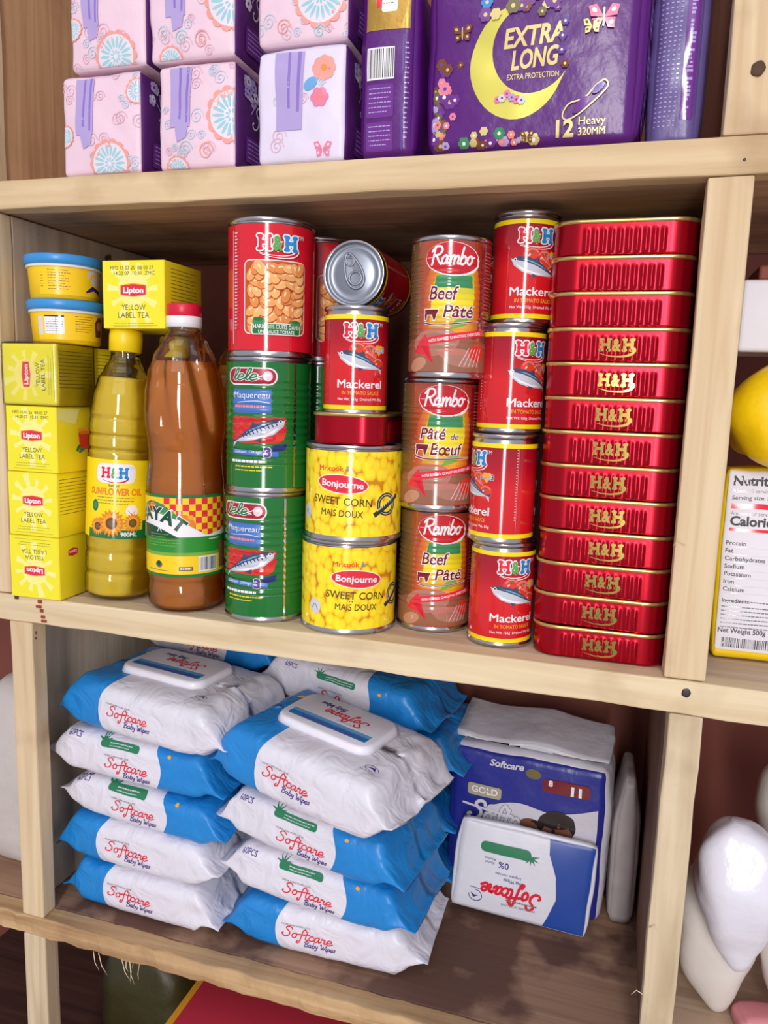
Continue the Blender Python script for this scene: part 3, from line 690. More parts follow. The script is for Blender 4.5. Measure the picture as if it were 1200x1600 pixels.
# sweet corn can
CR, CH = .0408, .0792
def corn_art():
    A = Art(); c = pi*CR*1000
    A.rect(-c, 4.5, c, 74, cells('corn_print', (254, 232, 44), (250, 208, 24), (206, 140, 16), .0060, (1.2, .85)))
    A.script('Mr', -17, 58.5, 3.4, 'tomato', pen=.3) if False else A.text('Mr.cook', -8, 58.0, 4.2, 'tomato', fat=.02, w=22); A.text('&', 6.5, 58, 4.4, 'grey', fat=.01)
    A.ell(1.5, 47.5, 22.5, 8.0, 'white', -4); A.ell(1.5, 47.5, 21.7, 7.2, 'logo_red', -4); A.text('Bonjourne', 1.5, 45.0, 5.4, 'white', fat=.024, w=36, rot=-3)
    A.text('SWEET CORN', 1.0, 30.5, 6.2, 'olive2', fat=.012, w=52, rot=-3); A.text('MAIS DOUX', 1.5, 21.0, 5.4, 'olive2', fat=.012, w=36, rot=-2); A.ell(-4.3, 28.6, .5, .5, 'olive2'); A.ell(-2.2, 28.5, .5, .5, 'olive2')
    cx, cy = 41, 31
    A.stroke([(cx+8*cos(a), cy+8*sin(a)) for a in [2*pi*k/20 for k in range(20)]], 3.2, 'green3', closed=True); A.stroke([(cx+8*cos(a), cy+8*sin(a)) for a in [2*pi*k/20 for k in range(20)]], .5, 'pale', closed=True)
    A.poly([(cx-13, cy-7), (cx+12, cy+8.5), (cx+13.5, cy+5), (cx-11, cy-10.5)], 'green3'); [A.stroke([(cx-9+k*2.2, cy-5.4+k*1.36), (cx-8+k*2.2, cy-3.6+k*1.36)], .8, 'pale') for k in range(9)]
    A.ell(-36, 22, 6, 6.5, 'pale'); A.stroke([(-39, 20), (-36, 24), (-33, 19)], .7, 'grey')
    A.rect(c*.80, 6, c*.80+14, 72, 'pale'); A.lines(c*.80+1, 70, c*.80+13, 26, 2.4, 'grey', .7)
    return A
mat('olive2', (70, 62, 14), rough=.35); mat('green3', (42, 52, 40), rough=.35)
corn = thing('corn_can', 'sweet corn can at the bottom, full yellow label facing out', 'can', (.2630, .0448, 0), (0, 0, R(27)), 'sweet corn cans')
can_parts(corn, CR, CH, corn_art(), .0045, .074, None, 72)
dup(corn, 'sweet corn can on top of the other, label turned left with round seal showing', (.2665, .0420, CH), (0, 0, R(3)))

# beef spread can, ribbed, clear shrink film look
RR, RH = .0316, .1068
def rribs(v):
    z = v*1000
    return 0.0003*sin(2*pi*z/4.6) if 20 < z < 90 else 0.0
def pate_art(french):
    A = Art(); c = pi*RR*1000
    A.rect(-c, 4.2, c, 102.6, ramp_uv('pate_wrap', [(-70, (104, 78, 52)), (-44, (100, 78, 50)), (-31, (122, 80, 48)), (-22, (178, 70, 34)), (24, (160, 52, 34)), (33, (108, 72, 48)), (70, (104, 78, 52))], 0, .13, .6))
    A.poly([(-24, 34), (-22, 70), (-16, 86), (20, 86), (26, 60), (22, 34)], 'pate_orange'); A.poly([(-17, 38), (-15, 68), (-10, 84), (17, 84), (19, 60), (14, 40)], 'pate_yellow')
    A.poly([(-14, 68), (17, 68), (16, 77), (-12, 77)], 'leaf'); A.poly([(-12, 100), (8, 100), (10, 96), (-14, 96)], 'green'); A.poly([(-2, 36), (12, 40), (15, 46), (4, 44)], 'lime')
    A.rect(24.5, 34, 44, 100, 'pate_dark')
    # slices on a board, strip and ribbon
    A.poly([(-48, 5), (-30, 5), (46, 5), (46, 26), (-10, 34), (-48, 26)], 'pate_meat'); A.ell(-12, 27, 20, 10.5, 'ham', 8); A.ell(-12, 26, 17.5, 8.7, 'pate_meat2', 8); A.ell(8, 17, 17, 5.5, 'ham', -8); A.ell(10, 13, 15, 4.5, 'pate_meat2', -6); A.ell(24, 20, 8, 7, 'tomato'); A.ell(-27, 10, 9, 5, 'tan', 20)
    for k in range(5): A.stroke([(8+k*4, 9), (16+k*3, 23)], .5, 'pink')
    A.poly([(-22, 30), (30, 38), (31, 33), (-20, 24.5)], 'logo_red'); A.text('WITH EVERYDAY EVERY DAY'[:0] + 'WITH RAMBO, CHRISTMAS EVERY DAY', 5, 30.2, 2.1, 'white', fat=.02, w=44, rot=9.5)
    A.poly([(-26, 27), (-20, 33), (-17, 27), (-12, 10), (-20, 17), (-31, 19)], 'logo_red'); A.poly([(-24, 24), (-18, 24), (-13, 11)], 'red')
    A.ell(0, 89, 22, 12.6, 'white', -3); A.ell(-.3, 89.4, 21.4, 11.9, 'pate_red', -3); A.stroke([(9, 77.3), (17, 80), (21, 85), (20, 90)], .9, 'white')
    A.script('Rambo', -17, 85, 6.6, 'white', w=33, pen=.24, shear=.12)
    mar = dict(shear=.18, fat=.014, ol=('white', .06))
    if french:
        A.text('Pâté', -9, 58, 9, 'maroon', w=21, **mar); A.text('de', 9, 58, 5, 'maroon', w=7, shear=.18, fat=.01, ol=('white', .05)); A.text('Bœuf', 3, 45.5, 9.5, 'maroon', w=27, **mar); cx, cy = -17, 49
    else:
        A.text('Beef', -6, 59, 10, 'maroon', w=23, **mar); A.text('Pâté', 6, 46, 9, 'maroon', w=24, **mar); cx, cy = -15, 47
    A.poly([(cx-6.5, cy+5), (cx+6, cy+5), (cx+3, cy-4), (cx+1, cy-4), (cx, cy), (cx-3.5, cy), (cx-4.5, cy-4), (cx-6.5, cy-4)], 'white'); A.poly([(cx-6, cy+4.5), (cx+5.3, cy+4.5), (cx+2.6, cy-3.5), (cx+1.4, cy-3.5), (cx+.4, cy+.5), (cx-3.8, cy+.5), (cx-4.8, cy-3.5), (cx-6, cy-3.5)], 'maroon')
    A.stroke([(cx-6, cy-5.5), (cx+6, cy-7), (18, 43), (24, 43.5)], 2.0, 'white', taper=lambda t: 1-.6*t); A.stroke([(cx-6, cy-5.5), (cx+6, cy-7), (18, 43), (24, 43.5)], 1.1, 'maroon', taper=lambda t: 1-.6*t)
    A.lines(29, 96, 43, 22, 2.6, 'tan', .6); A.lines(-44, 96, -30, 20, 2.8, 'olive', .6)
    return A
cl = dict(rough=.14, coat=.6, var=.12, vscale=60)
mat('pate_brown', (112, 84, 52), **cl); mat('pate_dark', (132, 26, 34), **cl); mat('pate_meat', (150, 98, 72), **cl); mat('pate_meat2', (172, 120, 100), **cl); mat('pate_red', (200, 20, 34), **cl)
ramp_uv('pate_orange', [(-24, (186, 60, 30)), (-10, (236, 140, 30)), (10, (240, 170, 40)), (26, (200, 70, 30))], 0, .13, .6); ramp_uv('pate_yellow', [(38, (206, 150, 30)), (56, (248, 226, 30)), (84, (150, 170, 40))], 1, .13, .6)
ENG = thing('beef_spread_can', 'beef spread can at the foot of its column, standing on the shelf', 'can', (.3335, .0725, 0), (0, 0, R(24)), 'beef spread cans')
can_parts(ENG, RR, RH, pate_art(False), .0042, .1026, rribs, 60, dv=1.15)
FRE = thing('beef_spread_can', 'middle beef spread can of its column, with the French wording', 'can', (.3350, .0605, RH), (0, 0, R(20)), 'beef spread cans')
can_parts(FRE, RR, RH, pate_art(True), .0042, .1026, rribs, 60, dv=1.15)
dup(ENG, 'beef spread can at the top of its column, just right of the lying can', (.3425, .0460, 2*RH), (0, 0, R(15)))
for k in range(3): dup(FRE if k == 1 else ENG, ('beef spread can at the back on the shelf, behind the lowest one', 'beef spread can at the back, behind the middle one', 'beef spread can at the back, its rim showing beside the topmost one')[k], (.3490, .1390, k*RH), (0, 0, R(20)))

# flat rectangular fish tins
SH = .0252
mat('tin_red', (176, 10, 34), rough=.24, metal=.75, var=.04); mat('tin_gold', (222, 190, 120), rough=.25, metal=.9)
def tin(root, w, d, logo, gold_rim=True):
    r = .019; hx, hy = w/2, d/2; pts = []
    def rr(off=0.0):
        P = []; step = .0007; n = int((w-2*r)/step)
        for k in range(n+1): P.append((-(hx-r)+(w-2*r)*k/n, -hy-off))
        for cx, cy, a0 in ((hx-r, -hy+r, -90), (hx-r, hy-r, 0), (-hx+r, hy-r, 90), (-hx+r, -hy+r, 180)):
            for k in range(1, 12): a = R(a0+90*k/12); P.append((cx+(r+off)*cos(a), cy+(r+off)*sin(a)))
            e = {-90: [(hx+off, -hy+r+(d-2*r)*j/6) for j in range(7)], 0: [(hx-r-(w-2*r)*j/12, hy+off) for j in range(13)], 90: [(-hx-off, hy-r-(d-2*r)*j/6) for j in range(7)], 180: []}[a0]
            P += e
        return P
    nrib = 10; sp = .0059; half = sp*(nrib-1)/2
    def ribh(x, z, y):
        if abs(y) < hy-.0006: 
            if w > d: return 0
        u = (x+half)/sp; k = round(u)
        if k < 0 or k > nrib-1: return 0
        s = .5+.5*cos(pi*min(1, abs(u-k)/.42))
        return .00115*s*max(0, min(1, (z-.001)/.002))*max(0, min(1, (SH-.0058-z)/.003))
    mb = MB(); B = rr(); N = len(B); zs = [.0002, .0009, .002, .003, .007, .012, .0160, .0170, .0180, .0190, .0198, .0212, .0224]; vs = []; fs = []
    for i, z in enumerate(zs):
        for (x, y) in B:
            ins = .0009 if i == 0 else 0
            k = ribh(x, z, y) - ins; L_ = math.hypot(x, y); inn = (max(-(hx-r), min(hx-r, x)), max(-(hy-r), min(hy-r, y))); dx, dy = x-inn[0], y-inn[1]; q = math.hypot(dx, dy) or 1
            vs.append((x+dx/q*k, y+dy/q*k, z))
    for i in range(len(zs)-1):
        for j in range(N): j2 = (j+1) % N; fs.append([i*N+j, i*N+j2, (i+1)*N+j2, (i+1)*N+j])
    fs.append(list(range(N))[::-1]); mb.add(vs, fs, 'tin_red')
    mb.build('tin_body', root)
    g = MB(); loops = [(0, .0222), (.0011, .0225), (.0014, .0238), (.0011, SH-.0001), (-.0004, SH), (-.0014, SH-.0006), (-.002, SH-.0016)]; vs = []; fs = []
    for off, z in loops: vs += [(x, y, z) for x, y in rr(off)]
    for i in range(len(loops)-1):
        for j in range(N): j2 = (j+1) % N; fs.append([i*N+j, i*N+j2, (i+1)*N+j2, (i+1)*N+j])
    fs.append([(len(loops)-1)*N+j for j in range(N)]); g.add(vs, fs, 'tin_gold'); g.build('lid_rim', root)
    if logo:
        A = Art(); hh(A, 0, 12.6, 25, gold=True); l = MB()
        A.emit(l, lambda u, v, o: ((u, -hy-ribh(u, v, -hy)-o, v), (0, -1, 0)), du=.59, dv=1.0, o0=5e-4); l.build('gold_logo', root)
    return root
tinA = thing('sardine_tin', 'red tin at the very bottom of the tall stack', 'tin', (.4770, .0500, 0), (0, 0, R(1)), 'stacked red sardine tins')
tin(tinA, .1015, .060, True)
ordn = ('second', 'third', 'fourth', 'fifth', 'sixth', 'seventh', 'eighth', 'ninth', 'tenth')
rnd = random.Random(8)
for k in range(9): dup(tinA, 'red tin with gold logo, %s up from the bottom of the tall stack' % ordn[k], (.4765+rnd.uniform(-.0008, .0008)-.0002*k, .0500+rnd.uniform(-.0006, .0006), SH*(k+1)+.0001*(k+1)), (0, 0, R(rnd.uniform(-1.2, 1.2))))
tinB = thing('sardine_tin', 'topmost red tin of the tall stack, ribs and no logo', 'tin', (.4745, .0500, SH*12+.0012), (0, 0, R(-.6)), 'stacked red sardine tins')
tin(tinB, .1015, .060, False)
dup(tinB, 'red tin without logo, second from the top of the tall stack', (.4735, .0503, SH*11+.0011), (0, 0, R(.6)))
dup(tinB, 'red tin without logo, third from the top of the tall stack', (.4742, .0498, SH*10+.0010), (0, 0, 0))
dup(tinB, 'lone red tin lying end-on on top of the sweet corn cans', (.2675, .0520, 2*CH+.0003), (0, 0, R(95)))

# ------------------------------------------------------------------ tea boxes
mat('tea_card', INKS['tea'], rough=.42, var=.03); mat('tea_side', (242, 220, 28), rough=.42, var=.03); mat('card_edge', (236, 230, 196), rough=.7)
def tea_front(w, h, date):
    A = Art(); k = w/52.0
    A.rect(-w/2+.6, -h/2+.6, w/2-.6, h/2-.6, 'tea_card')
    rd = random.Random(4)
    for i in range(11):
        a = R(i*360/11+8); L_ = rd.uniform(19, 25)*k; da = R(rd.uniform(5, 9))
        A.poly([(0, 2*k)] + [(max(-w/2+1, min(w/2-1, L_*cos(b))), max(-h/2+1, min(h/2-1, 2*k+L_*1.08*sin(b)))) for b in (a-da, a+da)], 'pale_tea', 2)
    A.L = 3; A.ell(0, 4*k, 13*k, 12*k, 'pale_tea')
    y = 3.2*k; A.poly([(-11*k, y+3.6*k), (0, y+5*k), (11*k, y+3.6*k), (11*k, y-3.6*k), (0, y-5*k), (-11*k, y-3.6*k)], 'amber')
    A.poly([(-10.3*k, y+3.1*k), (0, y+4.3*k), (10.3*k, y+3.1*k), (10.3*k, y-3.1*k), (0, y-4.3*k), (-10.3*k, y-3.1*k)], 'logo_red')
    A.text('Lipton', 0, y-2.0*k, 4.1*k, 'white', fat=.04, w=17*k)
    A.text('YELLOW', 0, -11*k, 4.0*k, 'black', fat=-.005, w=20*k); A.text('LABEL TEA', 0, -16.6*k, 4.0*k, 'black', fat=-.005, w=26*k)
    A.lines(-17*k, -20.5*k, 17*k, 2, 2.2*k, 'olive', .35); A.stroke([(-w*.38, -h/2+3), (w*.38, -h/2+3)], .25, 'olive', smooth=False)
    if date:
        A.text('MFD 15 03 25  BB 03 27', -1*k, h/2-6.6*k, 2.5*k, 'olive', fat=.01, w=36*k); A.text('14:20 07  10:31  ZMC', 1*k, h/2-10.4*k, 2.5*k, 'olive', fat=.01, w=34*k)
    return A
def tea_box(label, loc, w, h, d, date=False, turn=0, side=None, rot=0.0, group='boxes of yellow label tea'):
    o = MB().box(-w/2, w/2, 0, d, 0, h, 'tea_side', .0009, 2)
    A = tea_front(w*1000 if not turn == 90 else h*1000, h*1000 if not turn == 90 else w*1000, date)
    T = {0: None, 180: lambda x, y: (-x, -y), 90: lambda x, y: (-y, x)}[turn]
    A.emit(o, on_plane((0, 0, h/2), (1, 0, 0), (0, 0, 1)), T=T)
    S = Art()
    if side == 'glass':
        x = 12; S.poly([(x-9, 10), (x-7, -10), (x+7, -10), (x+9, 10)], 'amber'); S.poly([(x-8.4, 6), (x-6.8, -9.4), (x+6.8, -9.4), (x+8.4, 6)], 'tomato'); S.ell(x, 6, 8.4, 1.6, 'orange'); S.ell(x-4, -10, 5, 2, 'leaf', 20); S.ell(x-9, -8, 4, 1.6, 'green', 50)
        S.poly([(-24, 28), (6, 28), (0, 14), (-24, 18)], 'pale_tea')
    elif side == 'logo':
        S.poly([(-12, 16), (-5, 17.5), (2, 16), (2, 11), (-5, 9.5), (-12, 11)], 'logo_red'); S.text('Lipton', -5, 15, 2.8, 'white', fat=.04, w=11, rot=180)
    else:
        S.lines(-22, h*500-6, 22, 11, 3.2, 'olive', .6)
    S.emit(o, on_plane((w/2, d/2, 0), (0, 1, 0), (0, 0, 1)), T=lambda x, y: (x, y+h*500))
    b = o.build('tea_box', None, loc, (0, 0, rot))
    return tag(b, label, 'box', group)
TD = .0500
tea_box('tea box at the bottom of the left stack, its print upside down', (-.0300, -.0035, .0004), .0535, .0590, TD, False, 180, 'logo', R(2.5))
tea_box('plain-dated tea box, second from the bottom of the left stack', (-.0292, -.0035, .0597), .0540, .0592, TD, False, 0, 'none', R(1))
tea_box('tea box third up in the left stack, glass of tea on its side', (-.0282, -.0032, .1192), .0555, .0598, TD, True, 0, 'glass', R(0))
t4 = tea_box('film-wrapped tea box turned on its side at the top of the left stack', (-.0285, -.0030, .1798), .0600, .0545, TD, False, 90, 'text', R(-1))
film('clear_wrap', (255, 255, 250), .10, .12)
wr = Soft(.0628, TD+.0030, .0577, .003, .0004, .0006, 60, 3); mb = MB(); wr.base(mb, 'clear_wrap', 12); tag(mb.build('plastic_wrap', t4, (0, TD/2, -.0010)), 'crinkled clear film')
for k, lb in enumerate(('tea box on the shelf behind the bottom box of the left stack', 'tea box in the back row, second from the shelf', 'tea box in the back row, third from the shelf', 'tea box at the top of the back row, under the yellow tubs')):
    tea_box(lb, (-.0300+.001*k, .0505, .0004+.0597*k), .0550, .0592 if k < 3 else .0545, TD, False, 0, 'text', R(1))
tea_box('single tea box balanced across the yellow bottle caps', (.0605, .0270, .2502), .0630, .0590, .0640, True, 0, 'plain', R(1))
# tall tea box standing behind the front stack, partly seen past it
# ------------------------------------------------------------------ yellow tubs with blue lids
mat('tub_yellow', (250, 204, 24), rough=.34); mat('tub_white', (240, 238, 240), rough=.4); mat('lid_blue', (58, 146, 214), rough=.33)
def tub(label, loc, rot, kind):
    t = thing('spread_tub', label, 'tub', loc, (0, 0, rot), 'yellow tubs with blue lids')
    r0, r1, h = .0292, .0312, .0305
    b = MB(); b.lathe([(0.0, .001), (r0-.002, 0), (r0, .0012), (r1, h-.003), (r1+.0004, h)], 'tub_yellow', 56); b.build('tub_body', t)
    A = Art()
    A.rect(-30, 4, 44, 28, 'tub_yellow')
    if kind == 0:
        A.lines(-22, 25, -3, 8, 2.3, 'brown', .5); A.lines(-29, 20, -26, 5, 2.3, 'brown', .5)
        A.poly([(12, 18), (17, 24), (44, 25), (44, 28), (18, 28), (12, 26)], 'pale'); A.poly([(11, 9), (18, 14), (34, 10), (34, 6), (20, 10), (11, 7)], 'navy'); A.ell(24, 19, 8, 4.4, 'pale', 10)
    else:
        A.rect(-30, 8, -25, 24, 'pale'); A.rect(-23, 9, -6, 25, 'white'); A.rect(-23, 23.8, -6, 25.2, 'navy'); A.lines(-22, 21.5, -7, 6, 2, 'grey', .45); A.stroke([(-13, 9.5), (-13, 23)], .3, 'grey', smooth=False)
        A.lines(3, 25, 19, 7, 2.2, 'brown', .5); A.poly([(22, 20), (26, 26), (34, 26), (34, 8), (24, 8)], 'brown'); A.ell(30, 18, 5, 4, 'tan')
    l = MB(); A.emit(l, on_cone(r0+.0002, r1+.0002, h), du=2*pi*r0*1000/56); l.build('printed_band', t)
    g = MB(); g.lathe([(r1+.0004, h-.0024), (r1+.0014, h-.0024), (r1+.0014, h), (r1+.0004, h)], 'tub_white', 56, caps=(False, False)); g.build('tub_rim', t)
    d = MB(); d.lathe([(r1+.0012, h), (r1+.0030, h+.0004), (r1+.0032, h+.0072), (r1+.0022, h+.0086), (r1-.0010, h+.0088), (r1-.0022, h+.0076), (.0001, h+.0074)], 'lid_blue', 56, caps=(True, False)); d.build('lid', t)
    return t
tub('lower yellow tub, nutrition table in view, standing on the left tea stack', (-.0215, .0400, .2352), R(47), 1)
tub('upper yellow tub stacked on the other tub by the left panel', (-.0222, .0395, .2747), R(55), 0)

# ------------------------------------------------------------------ oil bottles
film('clear_pet', (255, 255, 252), .06, .06)
liquid('sun_oil', (255, 226, 66), 1.10, .05, .42); liquid('palm_oil', (236, 150, 58), 1.12, .05, .55)
mat('cap_yellow', (246, 212, 20), rough=.35); mat('cap_red', (214, 22, 60), rough=.35); mat('cap_white', (236, 236, 238), rough=.35)
def prof_interp(P, n=4):
    out = []
    for i in range(len(P)-1):
        for k in range(n): t = k/n; q = t*t*(3-2*t); out.append((P[i][0]+(P[i+1][0]-P[i][0])*q, P[i][1]+(P[i+1][1]-P[i][1])*t))
    return out + [P[-1]]
def bottle(name, label, cat, loc, rot, P, mod, oil, level, capparts, art, lr, lz, group, lean=0.0):
    t = thing(name, label, cat, loc, (0, lean, rot), group); P2 = prof_interp(P)
    b = MB(); b.lathe([(0.0, .004), (P2[0][0]*.55, .003), (P2[0][0]*.8, .0002)] + P2, 'clear_pet', 72, mod, caps=(False, False)); b.build('bottle_body', t)
    ins = [(r-.0012, z) for r, z in P2 if z < level]; ins = [(0.0, .006), (P2[0][0]*.5, .0052), (ins[0][0]*.85, .0018)] + [(r, max(z, .0024)) for r, z in ins]
    ins += [(ins[-1][0]-.0006, level), (0.0, level)]
    o = MB(); o.lathe(ins, oil, 72, mod, caps=(False, False)); o.build('oil', t)
    for nm, prof, m, rib in capparts:
        c = MB(); c.lathe(prof, m, 60, (lambda a, r, z: .00025*(1 if int(a/(2*pi)*60) % 2 else 0)) if rib else None); c.build(nm, t)
    if art:
        l = MB(); art.emit(l, on_cyl(lr, None, lz), du=2*pi*lr*1000/72); l.build('label', t)
    return t
def sun_art():
    A = Art(); c = pi*30.5
    A.rect(-c, 0, c, 61, 'sun_print'); A.rect(-26, 0, 46, 7, 'green'); A.rect(22, 0, 46, 14, 'green'); A.rect(26, 2, 42, 60, 'tea_card')
    A.rrect(-18, 43, 14, 58, 5, 'white'); hh(A, -3, 51, 22)
    A.text('Refined', -3, 40.2, 2.0, 'green', fat=.02); A.text('SUNFLOWER OIL', -2, 34, 5.0, 'orange', fat=.035, w=44); A.lines(-17, 31.8, 14, 3, 2.3, 'olive', .55)
    A.ell(-19, 25, 3, 4.6, 'green'); A.ell(-19, 25, 1.7, 2.4, 'leaf'); A.ell(12, 22, 5, 4.8, 'white'); A.stroke([(9, 22), (12, 19.4), (15, 22)], .6, 'coral')
    for cx, cy, r in ((-16, 9, 7.5), (13, 12.5, 8.0), (-4, 12, 11.0)):
        for ring, cc, q in ((1.0, 'orange', 18), (.8, 'amber', 16)):
            for k in range(q):
                a = 2*pi*k/q + (.2 if ring < 1 else 0); rr = r*ring; A.poly([(cx+rr*.35*cos(a-.25), cy+rr*.35*sin(a-.25)), (cx+rr*.75*cos(a-.16), cy+rr*.75*sin(a-.16)), (cx+rr*cos(a), cy+rr*sin(a)), (cx+rr*.75*cos(a+.16), cy+rr*.75*sin(a+.16)), (cx+rr*.35*cos(a+.25), cy+rr*.35*sin(a+.25))], cc)
        A.ell(cx, cy, r*.42, r*.42, 'brown'); A.ell(cx, cy, r*.24, r*.24, 'olive')
    A.text('900ML', 10, 2.2, 3.0, 'white', fat=.04, w=13)
    A.rect(46, 1, 50, 60, 'pale'); A.rect(50, 8, 62, 54, 'green'); A.lines(51, 52, 61, 18, 2.4, 'pale', .6)
    A.it = [([(x*1.1 if abs(x) < 64 else x, y*1.19) for x, y in v], f, m, L) for v, f, m, L in A.it]
    return A
mat('sun_print', (250, 220, 24), rough=.32)
SUNP = [(.0262, .0008), (.0300, .005), (.0302, .020), (.0290, .024), (.0302, .028), (.0302, .040), (.0292, .044), (.0302, .049), (.0302, .058), (.0303, .060), (.0303, .130), (.0302, .133), (.0303, .137), (.0290, .1395), (.0303, .142), (.0303, .150), (.0291, .1525), (.0303, .155), (.0304, .160), (.0298, .1655), (.0291, .168), (.0296, .172), (.0280, .186), (.0240, .201), (.0180, .213), (.0142, .220), (.0130, .224), (.0130, .233), (.0, .233)]
SUNCAP = [('cap', [(.0138, .2285), (.0145, .229), (.0146, .242), (.0140, .2478), (.0128, .2486), (.0001, .2486)], 'cap_yellow', True)]
def sunmod(a, r, z):
    if z < .055 or .135 < z < .170: return -.0005*max(0, cos(8*a)) if r > .02 else 0
    return 0
bottle('oil_bottle', 'clear bottle of pale yellow oil with a sunflower label and yellow cap', 'bottle', (.0290, .0385, .0022), R(30), SUNP, sunmod, 'sun_oil', .205, SUNCAP, sun_art(), .0306, .0585, 'sunflower oil bottles', R(2.9))
bottle('oil_bottle', 'second yellow oil bottle standing behind, only its yellow cap showing', 'bottle', (.0510, .1080, .0004), R(80), SUNP, sunmod, 'sun_oil', .205, SUNCAP, sun_art(), .0306, .0645, 'sunflower oil bottles')
def hayat_art():
    A = Art(); c = pi*35.2
    A.rect(-c, 0, c, 73, 'hay_yellow'); A.rect(-c, 0, c, 2.6, 'green'); A.rect(-c, 21, c, 38, 'green4'); A.rect(-c, 70.5, c, 73, 'green')
    A.rect(-c, 19, c, 22, 'lime')
    A.rect(-30, 36, 48, 70.5, 'hay_yellow')
    for i in range(12):
        for j in range(6):
            if (i+j) % 2 == 0: A.rect(-12+i*5.6, 37+j*5.6, -12+(i+1)*5.6, min(70.5, 37+(j+1)*5.6), 'logo_red', 9)
    A.L = 10
    for k in range(34, 60): pass
    A.poly([(-34, 36), (16, 36)] + [(16-50*k/12, 38+29*sin(pi*(.08+.60*k/12))) for k in range(13)], 'leaf')
    rd = random.Random(9)
    for k in range(9): A.ell(-22+k*1.0, 60-k*.5, 7, 5, 'orange' if k % 2 else 'brown', rd.uniform(0, 180))
    for k in range(7): A.ell(10+rd.uniform(-4, 9), 50+rd.uniform(-6, 5), 4.6, 4, 'orange'); A.ell(10+rd.uniform(-4, 9), 50+rd.uniform(-6, 5), 2.6, 2, 'amber')
    for k in range(6): A.ell(-4+rd.uniform(-4, 5), 58+rd.uniform(-4, 4), 3, 2.2, rd.choice(['leaf', 'lime', 'white']), rd.uniform(0, 90))
    A.poly([(-40, 36), (60, 36), (60, 42), (34, 37.5)] + [(30-56*k/12, 38+19*sin(pi*(k/12)*.56)) for k in range(13)] + [(-40, 52)], 'white')
    A.poly([(-34, 34.5)] + [(8-34*k/10, 35+11*sin(pi*.5*k/10)) for k in range(11)] + [(-34, 46)], 'green5'); A.lines(-22, 38, -2, 2, 2.4, 'lime', .6); A.stroke([(-13, 40.5), (-11, 43.5), (-9, 40.5)], .7, 'white')
    for ch, x, y, a in (('H', -33, 50, 26), ('A', -24.5, 53.2, 12), ('Y', -14.5, 53.6, -4), ('A', -4.5, 51.2, -20), ('T', 4.6, 45.6, -36)): A.text(ch, x, y-3, 11, 'green5', fat=.05, rot=a, ol=('white', .09))
    A.lines(-24, 33, 8, 3, 2.4, 'lime', .7); A.lines(34, 33.5, 46, 1, 2, 'white', .9)
    A.ell(-12, 11, 3.4, 3, 'olive'); A.ell(-12, 12, 2, 2.4, 'green5'); A.stroke([(-24, 6), (-2, 5.5)], .4, 'olive'); A.rect(7, 6, 19, 9.4, 'olive'); A.lines(8, 7.7, 18, 1, 2, 'white', 1.5)
    A.barcode(24, 4.5, 43, 18.5, 5); A.rect(46, 6, 60, 30, 'pate_meat')
    return A
mat('hay_yellow', (246, 206, 26), rough=.3); mat('green4', (40, 140, 44), rough=.3); mat('green5', (16, 74, 48), rough=.3)
HAYP = [(.0300, .0010), (.0338, .0065), (.0345, .016), (.0338, .026), (.0346, .030), (.0346, .1085), (.0344, .112), (.0336, .118), (.0331, .123), (.0329, .135), (.0330, .139), (.0340, .146), (.0352, .158), (.0354, .172), (.0342, .188), (.0312, .204), (.0264, .219), (.0202, .232), (.0155, .2395), (.0136, .2425), (.0134, .250), (.0, .250)]
def haymod(a, r, z):
    if z < .146 or z > .236: return -.0004*max(0, cos(10*a)) if z < .02 else 0
    t = (z-.146)/.09; e = min(1, t/.16)*min(1, (1-t)/.25)
    f = cos(6*(a + .55*t)); return -.0042*e*max(0, f)**1.3 + .0010*e
HAYCAP = [('cap_ring', [(.0146, .2440), (.0154, .2444), (.0155, .2530), (.0148, .2534), (.0001, .2534)], 'cap_white', False), ('cap', [(.0142, .2534), (.0147, .2538), (.0147, .2626), (.0138, .2636), (.0001, .2636)], 'cap_red', True)]
HZ = 1.03
def sc(P): return [(r, z*HZ) for r, z in P]
HAYP = sc(HAYP); HAYCAP = [(a, sc(b), c, d) for a, b, c, d in HAYCAP]
hm = lambda a, r, z: haymod(a, r, z/HZ)
bottle('amber_oil_bottle', 'fluted bottle of amber oil with red and white cap and checked label', 'bottle', (.1060, .0360, .0004), R(10), HAYP, hm, 'palm_oil', .222, HAYCAP, hayat_art(), .0350, .0335, 'amber oil bottles')
bottle('amber_oil_bottle', 'second amber oil bottle hidden behind, its cap peeping out by the bean can', 'bottle', (.1240, .1190, .0004), R(70), HAYP, hm, 'palm_oil', .222, HAYCAP, hayat_art(), .0350, .0335, 'amber oil bottles')

# ------------------------------------------------------------------ sanitary pad packs on the top shelf
def foil(nm, c, rough=.32, bump=.35, metal=0.0): return mat(nm, c, rough=rough, metal=metal, var=.05, bump=bump, bscale=45)
foil('pad_film', (232, 202, 216), .45, .3); foil('pad_film_white', (224, 214, 234), .45, .3); foil('pad_purple', (84, 34, 104)); foil('pad_violet', (100, 86, 142)); foil('foil_gold', (190, 150, 70), .3, .4, .6)
def scallop(A, cx, cy, r):
    n = 14; A.L += 1; L = A.L
    for k in range(n): A.ell(cx+r*.92*cos(2*pi*k/n), cy+r*.92*sin(2*pi*k/n), r*.24, r*.24, 'coral2', L=L, n=12)
    A.ell(cx, cy, r*.96, r*.96, 'pad_pale', n=26); A.L += 1
    for k in range(18): a = 2*pi*k/18; A.ell(cx+r*.60*cos(a), cy+r*.60*sin(a), r*.27, r*.07, 'teal', math.degrees(a), L=A.L, n=12)
    for k in range(9): a = 2*pi*k/9; A.ell(cx+r*.2*cos(a), cy+r*.2*sin(a), r*.1, r*.05, 'teal', math.degrees(a), L=A.L, n=10)
